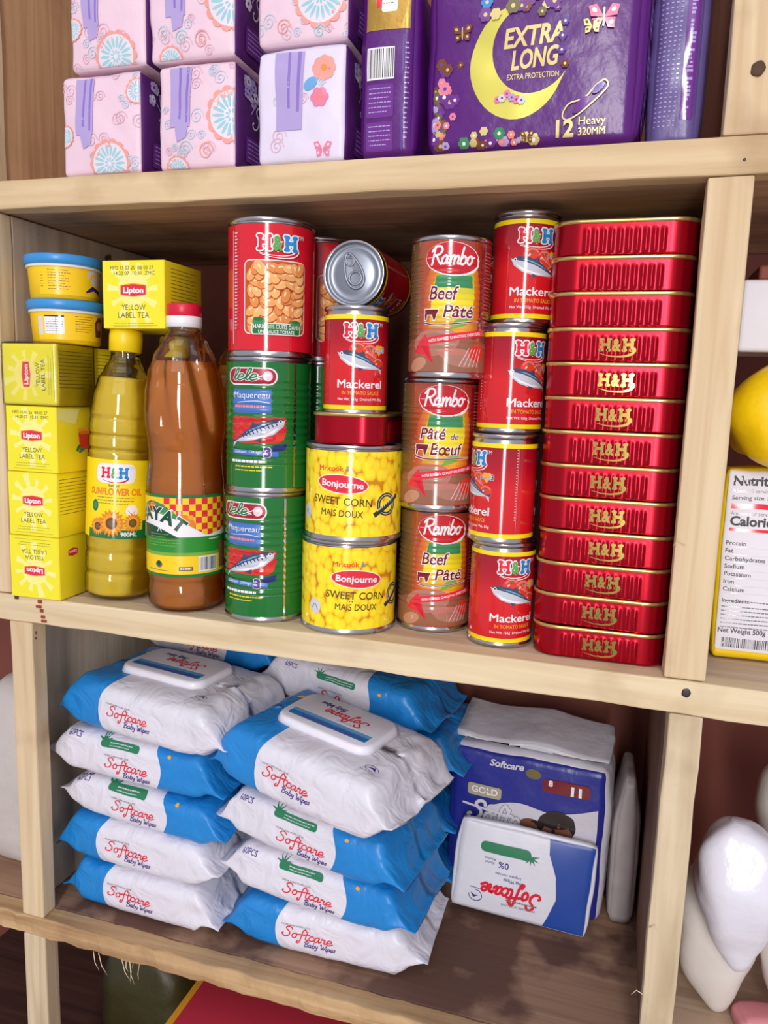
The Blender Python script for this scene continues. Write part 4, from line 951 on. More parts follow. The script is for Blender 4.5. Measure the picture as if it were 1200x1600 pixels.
mat('coral2', (232, 158, 146), rough=.4); mat('swirl_blue', (194, 204, 222), rough=.4); mat('swirl_pink', (222, 184, 200), rough=.4); mat('pad_pale', (226, 216, 228), rough=.4)
def swirl(A, cx, cy, r, m): A.stroke([(cx+r*(1-t/14)*cos(t*.95), cy+r*(1-t/14)*sin(t*.95)) for t in range(13)], .8, m)
def butterfly(A, x, y, k, m, m2):
    for s in (-1, 1):
        A.poly([(x, y), (x+s*3*k, y+5*k), (x+s*6*k, y+4.4*k), (x+s*5*k, y+.6*k)], m); A.poly([(x, y), (x+s*4.4*k, y-.2*k), (x+s*4.2*k, y-4*k), (x+s*1.6*k, y-3.6*k)], m); A.ell(x+s*3.7*k, y+2.8*k, 1.1*k, .8*k, m2, 40*s); A.ell(x+s*3*k, y-1.8*k, .8*k, .8*k, m2)
    A.stroke([(x, y-3*k), (x, y+3.4*k)], .7*k, m2)
def flower(A, x, y, r, m, m2, n=6):
    A.L += 1
    for k in range(n): A.ell(x+r*.6*cos(2*pi*k/n), y+r*.6*sin(2*pi*k/n), r*.45, r*.45, m, L=A.L, n=12)
    A.ell(x, y, r*.3, r*.3, m2, n=12)
def pad_pack(label, loc, w, h, d, kind, seed, rot=0.0):
    t = thing('pad_pack', label, 'pack', loc, (0, 0, rot), 'pink sanitary pad packs')
    s = Soft(w, d, h, .0042, .003, .0020, 26, seed); mb = MB(); s.base(mb, 'pad_film_white' if kind == 2 else 'pad_film', 28, {'right': 'pad_purple', 'back': 'pad_purple'})
    W, Hh = w*1000, h*1000; A = Art(); rd = random.Random(seed)
    for k in range(24 if kind != 2 else 6): swirl(A, rd.uniform(-W/2, W/2), rd.uniform(-Hh/2, Hh/2), rd.uniform(3, 6.5), rd.choice(['swirl_pink', 'swirl_pink', 'swirl_blue']))
    if kind == 0: scallop(A, 9, -Hh*.40, 17); scallop(A, W*.46, Hh*.30, 9); scallop(A, -W*.44, -Hh*.1, 8)
    if kind == 1: scallop(A, W*.46, -1, 19); scallop(A, -W*.24, -Hh*.50, 10); swirl(A, -8, -24, 6, 'teal'); swirl(A, 10, -27, 7, 'coral2')
    if kind == 2:
        flower(A, W*.26, Hh*.30, 9, 'coral2', 'orange', 8); flower(A, W*.22, Hh*.05, 7, 'rose', 'coral', 6); butterfly(A, W*.26, -Hh*.40, 1.2, 'rose', 'pink'); A.ell(W*.12, Hh*.17, 6, 4, 'sky', 30)
    if kind == 3: scallop(A, W*.20, -Hh*.12, 19); swirl(A, -15, -28, 6, 'coral2'); swirl(A, 14, -33, 5, 'teal')
    if kind != 3:
        x0 = {0: -14, 1: -13, 2: -9}[kind]; y1 = Hh/2-3
        wv = {0: 9, 1: 10, 2: 12}[kind]
        A.poly([(x0-wv, y1), (x0+wv, y1), (x0+wv*.9, -8 if kind < 2 else -18), (x0-wv*.9, -8 if kind < 2 else -18)], 'lilac'); A.poly([(x0-1.3, y1), (x0+1.0, y1), (x0+.6, -2), (x0-1.6, -2)], 'violet2'); A.poly([(x0+wv*.55, y1), (x0+wv*.8, y1), (x0+wv*.7, -5), (x0+wv*.5, -5)], 'violet2')
        if kind < 2: A.poly([(x0-4, -8), (x0+8, -6), (x0+6, -16), (x0-2, -19)], 'lilac')
    A.emit(mb, s.on('front'), du=W/28, dv=Hh/28, o0=5e-4, clip=(W/2-1, Hh/2-1))
    B = Art(); D = d*1000
    for k in range(44): flower(B, rd.uniform(-D*.36, D*.36), Hh*.40-abs(rd.gauss(0, 1))*9, rd.uniform(2.5, 5), 'lilac' if k % 3 else 'pale', 'plum', 5)
    for k in range(5): B.stroke([(-D*.3+k*12, Hh*.24), (-D*.3+k*12+6, Hh*.16), (-D*.3+k*12+2, Hh*.08)], 1.0, 'lilac')
    B.script('S', -D*.25, -4, 9, 'pale', pen=.16); B.rrect(-D*.36, -Hh*.40, D*.34, -Hh*.16, 2, 'plum'); B.lines(-D*.33, -Hh*.19, D*.3, 5, 3.2, 'lilac', .8)
    B.emit(mb, s.on('right'), du=D/28, dv=Hh/28, o0=5e-4, clip=(D/2-1, Hh/2-1))
    mb.build('wrapper', t)
    return t
mat('violet2', (140, 116, 196), rough=.4)
TZ = ZA1+.0002; PH = .0795
pad_pack('pink pad pack with flower ring, bottom row next to the brown panel', (.0490, .0490, TZ), .0775, PH, .092, 0, 1)
pad_pack('pink pad pack with coral ring at its edge, middle of the bottom row', (.1390, .0490, TZ), .0700, PH, .092, 1, 2)
pad_pack('whiter pad pack with a lilac strip and butterfly, right end of the bottom row', (.2295, .0490, TZ), .0730, PH+.003, .092, 2, 3)
pad_pack('pink pad pack in the upper row, nearest the left panel', (.0570, .0490, TZ+PH+.003), .0735, .0795, .092, 0, 4)
pad_pack('pink pad pack with swirls in the middle of the upper row', (.1350, .0490, TZ+PH+.003), .0770, .0795, .092, 1, 5)
pad_pack('pink pad pack with large coral scalloped ring, right in the upper row', (.2300, .0490, TZ+PH+.006), .0745, .0795, .092, 3, 6)

# large purple packs
def long_front(W, Hh):
    A = Art(); cx, cy = -9, -13; n = 26
    out = [(cx+33*cos(R(a)), cy+37*sin(R(a))) for a in [102+(335-102)*k/n for k in range(n+1)]]
    inn = [(cx+10+28*cos(R(a)), cy+8+29*sin(R(a))) for a in [335-8-(335-108-8)*k/n for k in range(n+1)]]
    rd = random.Random(12); cols = ['coral', 'plum', 'gold2', 'rose', 'lilac', 'plum', 'brown', 'olive', 'plum']
    A.poly(out+inn, 'crescent')
    A.text('EXTRA', 1.5, -2.5, 12.0, 'gold2', fat=.02, shear=.22, w=41, rot=3, ol=('gold2', .03)); A.text('LONG', 3, -17, 12.0, 'gold2', fat=.02, shear=.22, w=33, rot=3, ol=('gold2', .03)); A.text('EXTRA PROTECTION', 2, -24.4, 3.6, 'gold2', fat=.01, w=36)
    for k in range(34): flower(A, -W/2+5+abs(rd.gauss(0, 1))*8, rd.uniform(-66, -8), rd.uniform(2.0, 5.4), rd.choice(cols), rd.choice(['gold2', 'white', 'violet']))
    for k in range(24): flower(A, -W/2+8+rd.uniform(0, 72)**1.0, -66+abs(rd.gauss(0, 1))*5, rd.uniform(1.8, 4.4), rd.choice(cols+['leaf']), rd.choice(['gold2', 'white']))
    for k in range(22): flower(A, rd.uniform(-34, 26), rd.uniform(17, 32), rd.uniform(2.4, 5.4), rd.choice(cols+['leaf', 'blue']), 'gold2')
    for k in range(6): flower(A, -22+k*3.4, -34+rd.uniform(-2, 2)-abs(k-2), rd.uniform(1.8, 3.4), rd.choice(['lilac', 'rose', 'pale']), 'violet')
    for k in range(4): flower(A, 22+rd.uniform(-3, 2), 10-k*9, 2.8, rd.choice(['plum', 'violet', 'brown']), 'gold2')
    butterfly(A, -49, 9, 1.15, 'brown', 'gold2'); butterfly(A, 47, 10, 1.7, 'rose', 'white'); butterfly(A, 40, 5, 1.0, 'gold2', 'brown'); butterfly(A, 0, -62, .8, 'brown', 'gold2')
    A.stroke([(24, -50), (28, -43), (38, -40), (46, -32), (51, -29), (53, -33), (48, -39), (42, -44), (34, -50), (27, -53)], .9, 'gold2', closed=True); A.ell(47, -34, 5, 2.2, 'violet', 42); A.ell(36, -44, 7, 3, 'plum', 42)
    A.text('12', 26, -63, 10, 'gold2', fat=.03, w=12); A.text('Heavy', 44, -56.4, 5, 'gold2', fat=.0, w=18); A.text('320MM', 44, -62.6, 4.4, 'gold2', fat=.01, w=18)
    return A
mat('crescent', (214, 204, 92), rough=.3, metal=.35); mat('gold2', (218, 198, 130), rough=.3, metal=.3); foil('foil_purple', (88, 24, 116), .28, .3)
def big_pack():
    t = thing('pad_pack', 'large shiny purple pack with a pale gold crescent moon', 'pack', (.4030, .0420, TZ), (0, 0, 0))
    w, h, d = .1480, .1400, .074; s = Soft(w, d, h, .010, .005, .0012, 22, 11); mb = MB(); s.base(mb, 'foil_purple', 30)
    A = long_front(w*1000, h*1000); A.emit(mb, s.on('front'), du=w*1000/30, dv=h*1000/30, o0=3e-4, clip=(72.5, 69))
    B = Art()
    for k in range(4): B.rrect(-26, -58+k*30, 24, -33+k*30, 3, 'plum'); B.lines(-22, -40+k*30, 20, 3, 6, 'lilac', 2)
    B.emit(mb, s.on('right'), du=3, dv=5, o0=3e-4); mb.build('wrapper', t)
big_pack()
def narrow_pack():
    t = thing('pad_pack', 'narrow purple pack with gold top and barcode beside the pink packs', 'pack', (.2975, .0420, TZ), (0, 0, R(0)))
    w, h, d = .0430, .1250, .074; s = Soft(w, d, h, .008, .003, .0012, 26, 21); mb = MB(); s.base(mb, 'foil_purple', 16)
    A = Art(); A.rect(-17, 26, 17, 58, 'foil_gold'); A.rect(-9, 41, -5, 59, 'logo_red'); A.rrect(-5, 38, 7, 59, 2, 'white'); A.lines(-4, 56, 6, 5, 3, 'grey', .7)
    A.barcode(-15, -8, 6, 14, 3); A.rrect(-15, -34, 6, -11, 2, 'plum'); A.lines(-13, -14, 4, 6, 3.2, 'lilac', .7); A.rrect(-15, -58, 6, -37, 2, 'plum'); A.lines(-13, -40, 4, 5, 3.2, 'lilac', .7); A.rect(12, -58, 13, 22, 'violet'); A.lines(14, 16, 17, 20, 3.4, 'lilac', 1)
    A.emit(mb, s.on('front'), du=w*1000/16, dv=h*1000/16, o0=3e-4); mb.build('wrapper', t)
narrow_pack()
def lav_pack():
    t = thing('pad_pack', 'dull violet pack shown from its printed back, at the right end', 'pack', (.5020, .0560, TZ), (0, 0, R(-3)))
    w, h, d = .0340, .1350, .070; s = Soft(w, d, h, .009, .003, .0016, 26, 31); mb = MB(); s.base(mb, 'pad_violet', 16)
    A = Art()
    for k in range(5): A.lines(-13+k*3.2, 40, -11.4+k*3.2, 32, 3.0, 'lilac', .9)
    A.rrect(4, -50, 13, 52, 2, 'plum'); rd = random.Random(4); A.L += 1; [A.rect(6.6, 48-k*2.6, 6.6+rd.uniform(1.5, 4.2), 49.6-k*2.6, 'lilac', A.L) for k in range(37) if k % 7 != 6]
    A.emit(mb, s.on('front'), du=w*1000/16, dv=h*1000/16, o0=3e-4); mb.build('wrapper', t)
lav_pack()

# ------------------------------------------------------------------ baby wipes
two_tone('wipe_blue_left', (28, 132, 208), (224, 221, 232), -.42, -1); two_tone('wipe_blue_right', (28, 132, 208), (224, 221, 232), .36, 1)
mat('wipe_lid', (236, 234, 244), rough=.3)
sstep = lambda a, b, x: max(0, min(1, (x-a)/(b-a)))**2*(3-2*max(0, min(1, (x-a)/(b-a))))
class Wipe:
    def __init__(s, L, D, H, seed, sag=0.0, n=5.5):
        s.L, s.D, s.H, s.seed, s.sag, s.n = L, D, H, seed, sag, n
        F = []
        for k in range(2001):
            a = 2*pi*k/2000; F.append((math.copysign(abs(cos(a))**(2/n), cos(a))*D/2, math.copysign(abs(sin(a))**(2/n), sin(a))*H/2))
        ln = [0]
        for k in range(2000): ln.append(ln[-1]+math.hypot(F[k+1][0]-F[k][0], F[k+1][1]-F[k][1]))
        N = 72; s.sec = []; j = 0
        for k in range(N):
            t = ln[-1]*k/N
            while ln[j+1] < t: j += 1
            s.sec.append((F[j][0]/(D/2), F[j][1]/(H/2)))
    def dims(s, x):
        t = min(1, abs(x)/(s.L/2)); c = 1-.10*t*t; e = sstep(.97, .70, t)
        hz = s.H/2*c*e + .0011*(1-e); hd = s.D/2*(1-.03*t**3-.06*sstep(.8, 1, t))
        sg = 1 if x > 0 else -1; zc = s.sag*t*t*.0 - (.010+.006*sin(s.seed*1.7+sg))*sstep(.78, 1.0, t)
        return t, hz, hd, zc
    def bend(s, p, t):
        k = Vector((p.x*38+s.seed*4.1, p.y*26, p.z*44+s.seed)); a = .0010 + .0040*sstep(.50, .92, t)
        f = noise.noise(k); g = 1-2*abs(noise.noise(k*1.7+Vector((3, 1, 2))))
        q = Vector((noise.noise(k+Vector((9, 0, 0)))*.5, f, noise.noise(k+Vector((0, 9, 0)))))*a
        q.z += g*a*.5; q.x *= 1 if t > .6 else .3
        p = p+q; p.z -= s.sag*(t*t)
        return p
    def pt(s, x, yn, zn):
        t, hz, hd, zc = s.dims(x)
        return s.bend(Vector((x, yn*hd, zn*hz+zc)), t)
    def front(s, x, z):
        zn = max(-.999, min(.999, z/(s.H/2))); return s.pt(x, -(1-abs(zn)**s.n)**(1/s.n), zn)
    def top(s, x, y):
        yn = max(-.999, min(.999, y/(s.D/2))); return s.pt(x, yn, (1-abs(yn)**s.n)**(1/s.n))
    def mp(s, fn, ref):
        def f(u, v, o):
            p = fn(u, v); e = 8e-4; n = (fn(u+e, v)-fn(u-e, v)).cross(fn(u, v+e)-fn(u, v-e))
            n = n.normalized() if n.length > 1e-12 else Vector(ref)
            if n.dot(Vector(ref)) < 0: n = -n
            return tuple(p+n*o), tuple(n)
        return f
    def base(s, mb, m):
        NX, N = 64, len(s.sec); vs = []; fs = []; uv = []
        for i in range(NX+1):
            x = -s.L/2+s.L*i/NX
            for (a, b) in s.sec: vs.append(s.pt(x, a, b)); uv.append((x/(s.L/2)*.995+.0001, b))
        for i in range(NX):
            for j in range(N): j2 = (j+1) % N; fs.append([i*N+j, i*N+j2, (i+1)*N+j2, (i+1)*N+j][::-1])
        fs += [list(range(N)), [NX*N+j for j in range(N)][::-1]]
        mb.add(vs, fs, m, True, None, uv)
def paw(A, x, y, k, m):
    A.ell(x, y, 1.6*k, 1.3*k, m)
    for a in (30, 75, 120, 165): A.ell(x+2.4*k*cos(R(a-8)), y+2.2*k*sin(R(a-8)), .7*k, .85*k, m)
def wipes_name(A, x, y, k=1.0, rot=0):
    c, q = cos(R(rot)), sin(R(rot)); P = lambda a, b: (x+(a*c-b*q)*k, y+(a*q+b*c)*k)
    A.text('MORE CARE MORE LOVE', *P(-.5, 14.6), 1.5*k, 'grey', align='l', w=25*k, rot=rot)
    A.script('Softcare', *P(0, 4.6), 4.7*k, 'logo_red', w=43*k, pen=.21, rot=rot, shear=.16)
    A.script('Baby Wipes', *P(19, -1.2), 2.6*k, 'violet3', w=27*k, pen=.24, rot=rot)
mat('violet3', (70, 50, 130), rough=.4); mat('aloe', (34, 124, 84), rough=.38)
def aloe(A, x, y, w, fl=1):
    A.rrect(x, y-3.2, x+w, y+3.2, 3, 'aloe')
    for a in (20, 55, 90, 125, 160): A.poly([(x+4+1.2*cos(R(a-90)), y+2+1.2*sin(R(a-90))), (x+4+8.5*cos(R(a)), y+2+6*sin(R(a))), (x+4+1.2*cos(R(a+90)), y+2+1.2*sin(R(a+90)))], 'aloe')
    A.lines(x+11, y+1.2, x+w-3, 2, 2.3, 'pale', .6)
def wipes(label, loc, rot, kind, seed, L=.196, D=.112, H=.050, lid=False, sag=0.0, dx=0.0, dz=0.0, name_k=1.16):
    t = thing('wipes_pack', label, 'pack', (loc[0], loc[1], loc[2]), rot, 'packs of baby wipes')
    W = Wipe(L, D, H, seed, sag); mb = MB(); W.base(mb, 'wipe_blue_left' if kind == 'L' else 'wipe_blue_right')
    A = Art()
    if kind == 'L': wipes_name(A, (-38+dx)/name_k, (-11+dz)/name_k, name_k)
    else:
        wipes_name(A, (-33+dx)/name_k, (-16+dz)/name_k, name_k); A.text('60PCS', -66+dx, 16, 4.6, 'violet3', fat=.005, shear=.1, w=15)
        aloe(A, -34+dx, 16.5, 46)
        A.ell(46, 17, 2, 1.4, 'amber')
    A.emit(mb, W.mp(W.front, (0, -1, 0)), du=L*1000/64, dv=2.5, o0=4e-4, eps=9e-6)
    B = Art()
    if kind == 'L':
        for x, y, m in ((-70, 20, 'lime'), (-72, -20, 'lime'), (-60, 36, 'sky'), (-56, 5, 'lime'), (-74, 3, 'sky')): paw(B, x, y, .8, m)
        B.ell(-62, 30, 5, 3, 'amber', 30)
    else: paw(B, 62, -20, .8, 'lime'); B.ell(58, 20, 5, 3, 'amber', 20)
    if lid:
        B.stroke([(62+6*cos(a), -36+4*sin(a)) for a in (0, .8, 1.6, 2.4, 3.1, 4, 5)], .5, 'violet3'); B.poly([(58, -37), (64, -33), (66, -38), (62, -36)], 'violet3'); B.lines(54, -42, 70, 1, 2, 'grey', .6)
    else: aloe(B, -30, -30, 44)
    B.emit(mb, W.mp(W.top, (0, 0, 1)), du=L*1000/64, dv=2.5, o0=4e-4, eps=1e-5)
    mb.build('wrapper', t, (0, 0, H/2))
    if lid:
        zt = H+.0008; q = MB(); b = bmesh.new(); bmesh.ops.create_cube(b, size=1)
        for v in b.verts: v.co = Vector((v.co.x*.106*(1 if v.co.z < 0 else .95), v.co.y*.068*(1 if v.co.z < 0 else .93), v.co.z*.008))
        bmesh.ops.bevel(b, geom=[e for e in b.edges if abs((e.verts[0].co-e.verts[1].co).z) > .004], offset=.014, segments=6, profile=.5, affect='EDGES')
        bmesh.ops.bevel(b, geom=[e for e in b.edges if all(v.co.z > .003 for v in e.verts)], offset=.002, segments=2, profile=.5, affect='EDGES')
        q.bm(b, 'wipe_lid'); C_ = Art()
        C_.rrect(-43, 11, 43, 24, 2, 'blue'); C_.rect(-43, 11, 43, 16, 'sky'); C_.lines(-38, 20.5, 38, 1, 3, 'violet', 3); C_.ox = 0
        C_.script('Softcare', -28, -8, 7, 'logo_red', w=46, pen=.24); C_.script('Baby Wipes', 2, -17, 3.6, 'violet3', w=28, pen=.28); C_.text('MORE CARE MORE LOVE', -14, 5, 1.8, 'grey', w=26)
        C_.emit(q, on_plane((0, 0, .004), (1, 0, 0), (0, 1, 0)), T=lambda x, y: (-x, -y+2))
        q.build('flip_lid', t, (-.002, .006, zt+.002))
    return t
FZ = ZC1+.0006
wipes('wipes pack at the very bottom of the left stack, blue end left', (.0510, .0840, FZ), (0, 0, R(-2)), 'L', 1, .186, .112, .050)
wipes('wipes pack second from the bottom of the left stack, blue end left', (.0480, .0840, FZ+.0500), (0, 0, R(-3)), 'L', 2, .198, .114, .050, dx=4)
wipes('wipes pack in the middle of the left stack, white end left', (.0560, .0840, FZ+.0985), (0, R(1.5), R(-4)), 'R', 3, .200, .112, .044, dx=-2, dz=3)
wipes('wipes pack with count and aloe banner, just under the left stack top', (.0480, .0830, FZ+.1440), (0, R(1), R(-3)), 'R', 4, .208, .112, .048, dz=1.5)
wipes('wipes pack crowning the left stack, white flip lid up', (.0640, .0820, FZ+.1920), (0, R(1), R(-9)), 'L', 5, .213, .122, .055, lid=True)
wipes('wipes pack at the bottom of the front right stack, blue end left', (.2440, .0900, FZ), (0, 0, R(1)), 'L', 6, .208, .112, .052, dx=-4)
wipes('wipes pack second from the bottom of the front right stack', (.2440, .0810, FZ+.0545), (0, R(2), R(-5)), 'R', 7, .202, .112, .051)
wipes('wipes pack third up in the front right stack, below the lidded one', (.2420, .0710, FZ+.1095), (0, R(3.5), R(-10)), 'R', 8, .202, .112, .051, dx=3)
wipes('wipes pack crowning the front right stack, white flip lid up', (.2450, .0560, FZ+.1690), (0, R(5.5), R(-14)), 'L', 9, .200, .124, .060, lid=True)
wipes('wipes pack lying behind the right stack, close under the shelf', (.2320, .1820, FZ+.1990), (0, R(6), R(-10)), 'R', 10, .205, .112, .056, dx=6)
wipes('wipes pack at the back behind the left stack, just under the shelf', (.0550, .2050, FZ+.2310), (0, R(3), R(-6)), 'R', 12, .190, .100, .050)
wipes('wipes pack at the back whose dark blue end sticks out right', (.2560, .2150, FZ+.1400), (0, R(2), R(-6)), 'R', 11, .205, .110, .054)
for k in range(2): wipes(('wipes pack at the back on the deck, hidden by the right stack', 'wipes pack at the back, second layer behind the right stack')[k], (.2450, .2150, FZ+.056*k), (0, 0, R(2)), 'R', 13+k, .200, .110, .054)
for k in range(3): wipes(('wipes pack at the back on the deck behind the left stack', 'wipes pack at the back, second layer behind the left stack', 'wipes pack at the back, third layer behind the left stack')[k], (.0450, .2150, FZ+.056*k), (0, 0, R(-1)), 'R', 15+k, .180, .106, .054)

# diaper pack, wipes sachet standing before it, pale pack beside it
foil('diaper_blue', (38, 44, 140), .3, .3); foil('diaper_white', (206, 202, 212), .4, .4); foil('sachet_white', (222, 222, 232), .38, .3)
def diaper():
    t = thing('diaper_pack', 'large navy and white diaper pack with a folded white top', 'pack', (.4180, .2180, FZ), (0, 0, R(-3)))
    w, h, d = .1620, .170, .070; s = Soft(w, d, h, .010, .004, .0022, 22, 41); mb = MB(); s.base(mb, 'diaper_blue', 36, {'top': 'diaper_white', 'right': 'diaper_white'})
    A = Art(); W, Hh = 148, 170
    A.poly(spline([(-44, -70), (-42, 14), (-30, 28), (-6, 34), (24, 30), (48, 34), (72, 42)], 6) + [(72, -75), (-44, -75)], 'diaper_white')
    A.rrect(-62, 33, -26, 46, 3, 'ham2'); A.text('GOLD', -44, 36.5, 7, 'white', fat=.02, w=28); A.text('Softcare', -22, 69, 7, 'pale', shear=.2, fat=.03, w=36); A.ell(6, 68, 8, 5, 'olive')
    A.rrect(16, 52, 64, 66, 4, 'maroon'); A.text('8', 24, 59, 6, 'white', fat=.04); A.text('11', 50, 53, 9, 'white', fat=.05, w=11)
    A.script('Softcare', -60, 6, 11, 'pale', w=84, pen=.3, ol=('grey', .12)); A.stroke([(-66, 22), (-24, 18)], 2.4, 'pale')
    A.ell(9, 11, 14, 9, 'skin', -14, n=30); A.ell(14, 13, 9, 6, 'hair', -20, n=30); A.ell(12, 11, 9, 6, 'skin', -14, n=30)
    A.ell(32, 17, 19, 16, 'hair', 6, n=40); A.ell(33, 6, 16, 15, 'skin', n=40); A.ell(32, 23, 17.5, 9, 'hair', 6, n=40); A.ell(27, 9, 2.2, .9, 'hair', L=400); A.ell(39, 9, 2.2, .9, 'hair', L=400)
    A.poly([(26, -8), (52, -6), (68, -36), (68, -72), (30, -72)], 'skin')
    A.emit(mb, s.on('front'), du=w*1000/36, dv=Hh/36, o0=8e-4); mb.build('wrapper', t)
    f = MB(); sh = lambda o, H: Vector((o.x, o.y, o.z + .0025*sin(o.x*60+1) + .22*o.y))
    q = Soft(.158, .066, .012, .003, .001, .002, 40, 7, sh); q.base(f, 'diaper_white', 14); f.build('folded_top', t, (.001, .002, h+.0065), (0, R(1), 0))
mat('ham2', (176, 164, 140), rough=.35)
diaper()
def sachet():
    t = thing('wipes_sachet', 'flat wipes packet standing upside down against the navy pack', 'pack', (.4160, .1560, FZ+.0052), (R(-6), R(4), R(2)))
    w, h, d = .1360, .094, .008; s = Soft(w, d, h, .002, .003, .0015, 26, 51); mb = MB(); s.base(mb, 'sachet_white', 20)
    A = Art(); W, Hh = 136, 94
    A.poly([(W/2-1, -Hh/2+1), (W/2-1, Hh/2-1), (W*.16, Hh/2-1), (W*.17, 30), (W*.24, 8), (W*.26, -14), (W*.22, -34), (W*.19, -Hh/2+1)], 'blue3')
    S = Art(); S.rot = pi; S.ox = 0
    S.script('Softcare', -20, 14, 9, 'logo_red', w=58, pen=.3); S.text('Wet Wipes', 8, 5, 3.6, 'violet3', fat=.01, w=20); S.text('Lingettes Humides', 14, .5, 2.6, 'navy', w=26); S.text('0%', 20, -11, 6.5, 'navy', fat=.01); S.text('Alcool', 34, -9, 2.6, 'navy'); S.text('Alcohol', 34, -13, 2.6, 'navy')
    S.rrect(-6, -29, 46, -18, 5, 'aloe')
    for a in (20, 55, 90, 125, 160, 200, 340): S.poly([(-6+1.5*cos(R(a-90)), -22+1.5*sin(R(a-90))), (-6+9*cos(R(a)), -22+8*sin(R(a))), (-6+1.5*cos(R(a+90)), -22+1.5*sin(R(a+90)))], 'aloe')
    S.lines(-18, 27, 16, 1, 3, 'grey', 1.6); S.text('MORE CARE MORE LOVE', 0, 31, 2.6, 'grey', w=34)
    S.stroke([(44+7*cos(a), 30+6*sin(a)) for a in [k*.6 for k in range(9)]], .7, 'violet3'); S.poly([(40, 29), (46, 33), (49, 28), (45, 30)], 'violet3'); S.lines(36, 22, 54, 1, 2, 'violet3', .7)
    A.it += [(v, f, m, L+2) for v, f, m, L in S.it]
    A.emit(mb, s.on('front'), du=W/20, dv=Hh/20, o0=4e-4); mb.build('wrapper', t)
mat('blue3', (36, 74, 160), rough=.36)
sachet()
def pale_pack():
    t = thing('diaper_pack', 'narrow greyish white pack leaning beside the navy pack', 'pack', (.5165, .2200, FZ), (0, 0, R(2)))
    sh = lambda o, H: Vector((o.x*(1-.5*sstep(.3, 1, o.z/H.z)), o.y, o.z))
    s = Soft(.0250, .066, .162, .008, .002, .003, 24, 61, sh); mb = MB(); s.base(mb, 'pale_film', 16); mb.build('wrapper', t)
foil('pale_film', (188, 178, 176), .45, .4)
pale_pack()

# ------------------------------------------------------------------ bags made of stacked rings
def rings(mb, m, R_, seg=40, amp=0.0, seed=0, freq=30, pw=2.4, sub=4):
    def at(i, k): return R_[max(0, min(len(R_)-1, i))][k]
    rows = []
    for i in range(len(R_)-1):
        for j in range(sub):
            t = j/sub; r = []
            for k in range(5):
                a, b, c, d = at(i-1, k), at(i, k), at(i+1, k), at(i+2, k)
                r.append(.5*(2*b+(c-a)*t+(2*a-5*b+4*c-d)*t*t+(-a+3*b-3*c+d)*t**3))
            rows.append(r)
    rows.append(list(R_[-1])); vs = []; fs = []
    for z, rx, ry, cx, cy in rows:
        for k in range(seg):
            a = 2*pi*k/seg; x = math.copysign(abs(cos(a))**(2/pw), cos(a))*max(rx, .0004); y = math.copysign(abs(sin(a))**(2/pw), sin(a))*max(ry, .0004)
            p = Vector((cx+x, cy+y, z))
            if amp: q = p*freq+Vector((seed*3, seed, 0)); p += Vector(noise.noise_vector(q))*amp*min(1, rx/.01); p.z = max(p.z, R_[0][0])
            vs.append(p)
    n = len(rows)
    for i in range(n-1):
        for k in range(seg): k2 = (k+1) % seg; fs.append([i*seg+k, i*seg+k2, (i+1)*seg+k2, (i+1)*seg+k])
    fs += [list(range(seg))[::-1], [(n-1)*seg+k for k in range(seg)]]
    mb.add(vs, fs, m); return mb
mat('sugar_bag', (224, 218, 212), rough=.42, var=.04, bump=.15, bscale=70); mat('sugar_bag_shiny', (226, 224, 236), rough=.25, var=.03, bump=.35, bscale=50)
mat('sack_cloth', (196, 188, 184), rough=.6, var=.1, bump=.3, bscale=60)
def bag(name, label, cat, loc, R_, m, group=None, rot=(0, 0, 0), amp=.0042, seed=0, pw=2.4):
    mb = MB(); rings(mb, m, R_, 40, amp, seed, 30, pw); return tag(mb.build(name, None, loc, rot), label, cat, group)
SB = 'tied bags of white sugar'
B1 = [(0, .002, .002, 0, 0), (.008, .008, .008, 0, 0), (.030, .020, .020, -.002, 0), (.060, .030, .028, -.004, 0), (.085, .0335, .032, -.004, 0), (.108, .030, .028, -.006, 0), (.124, .020, .018, -.008, 0), (.131, .006, .006, -.010, 0)]
bag('sugar_bag', 'shiny-topped white bag in front, its point resting on the lower bag', 'bag', (.6040, .0560, FZ+.076), B1, 'sugar_bag_shiny', SB, amp=.0055, seed=1)
bag('sugar_bag', 'white bag at the bottom beside the post, pointed end down on the deck', 'bag', (.5960, .1020, FZ), [(0, .003, .004, .004, 0), (.010, .012, .014, .003, 0), (.040, .026, .024, 0, 0), (.072, .033, .028, -.002, 0), (.105, .030, .028, -.004, .004), (.125, .018, .018, -.004, .006), (.133, .004, .004, -.004, .006)], 'sugar_bag', SB, seed=2)
bag('sugar_bag', 'white bag at the right edge, upper one behind the shiny bag', 'bag', (.6700, .1500, FZ+.115), [(0, .004, .006, 0, 0), (.02, .03, .03, 0, 0), (.055, .044, .038, 0, 0), (.085, .040, .034, -.004, 0), (.100, .026, .022, -.006, 0), (.106, .006, .006, -.006, 0)], 'sugar_bag', SB, seed=3)
bag('sugar_bag', 'white bag at the right edge, lower one standing on the deck', 'bag', (.6680, .1000, FZ), [(0, .003, .004, -.004, 0), (.012, .012, .014, -.004, 0), (.045, .030, .028, 0, 0), (.080, .038, .032, 0, 0), (.112, .032, .028, 0, .004), (.128, .012, .012, 0, .006)], 'sugar_bag', SB, seed=4)
mat('soap_pink', (206, 130, 136), rough=.5)
mb = MB(); Soft(.044, .030, .018, .007, .002, .0006, 40, 3).base(mb, 'soap_pink', 12)
tag(mb.build('soap_bar', None, (.6370, .0890, FZ), (0, 0, R(12))), 'small pink bar lying on the deck below the white bags', 'soap')
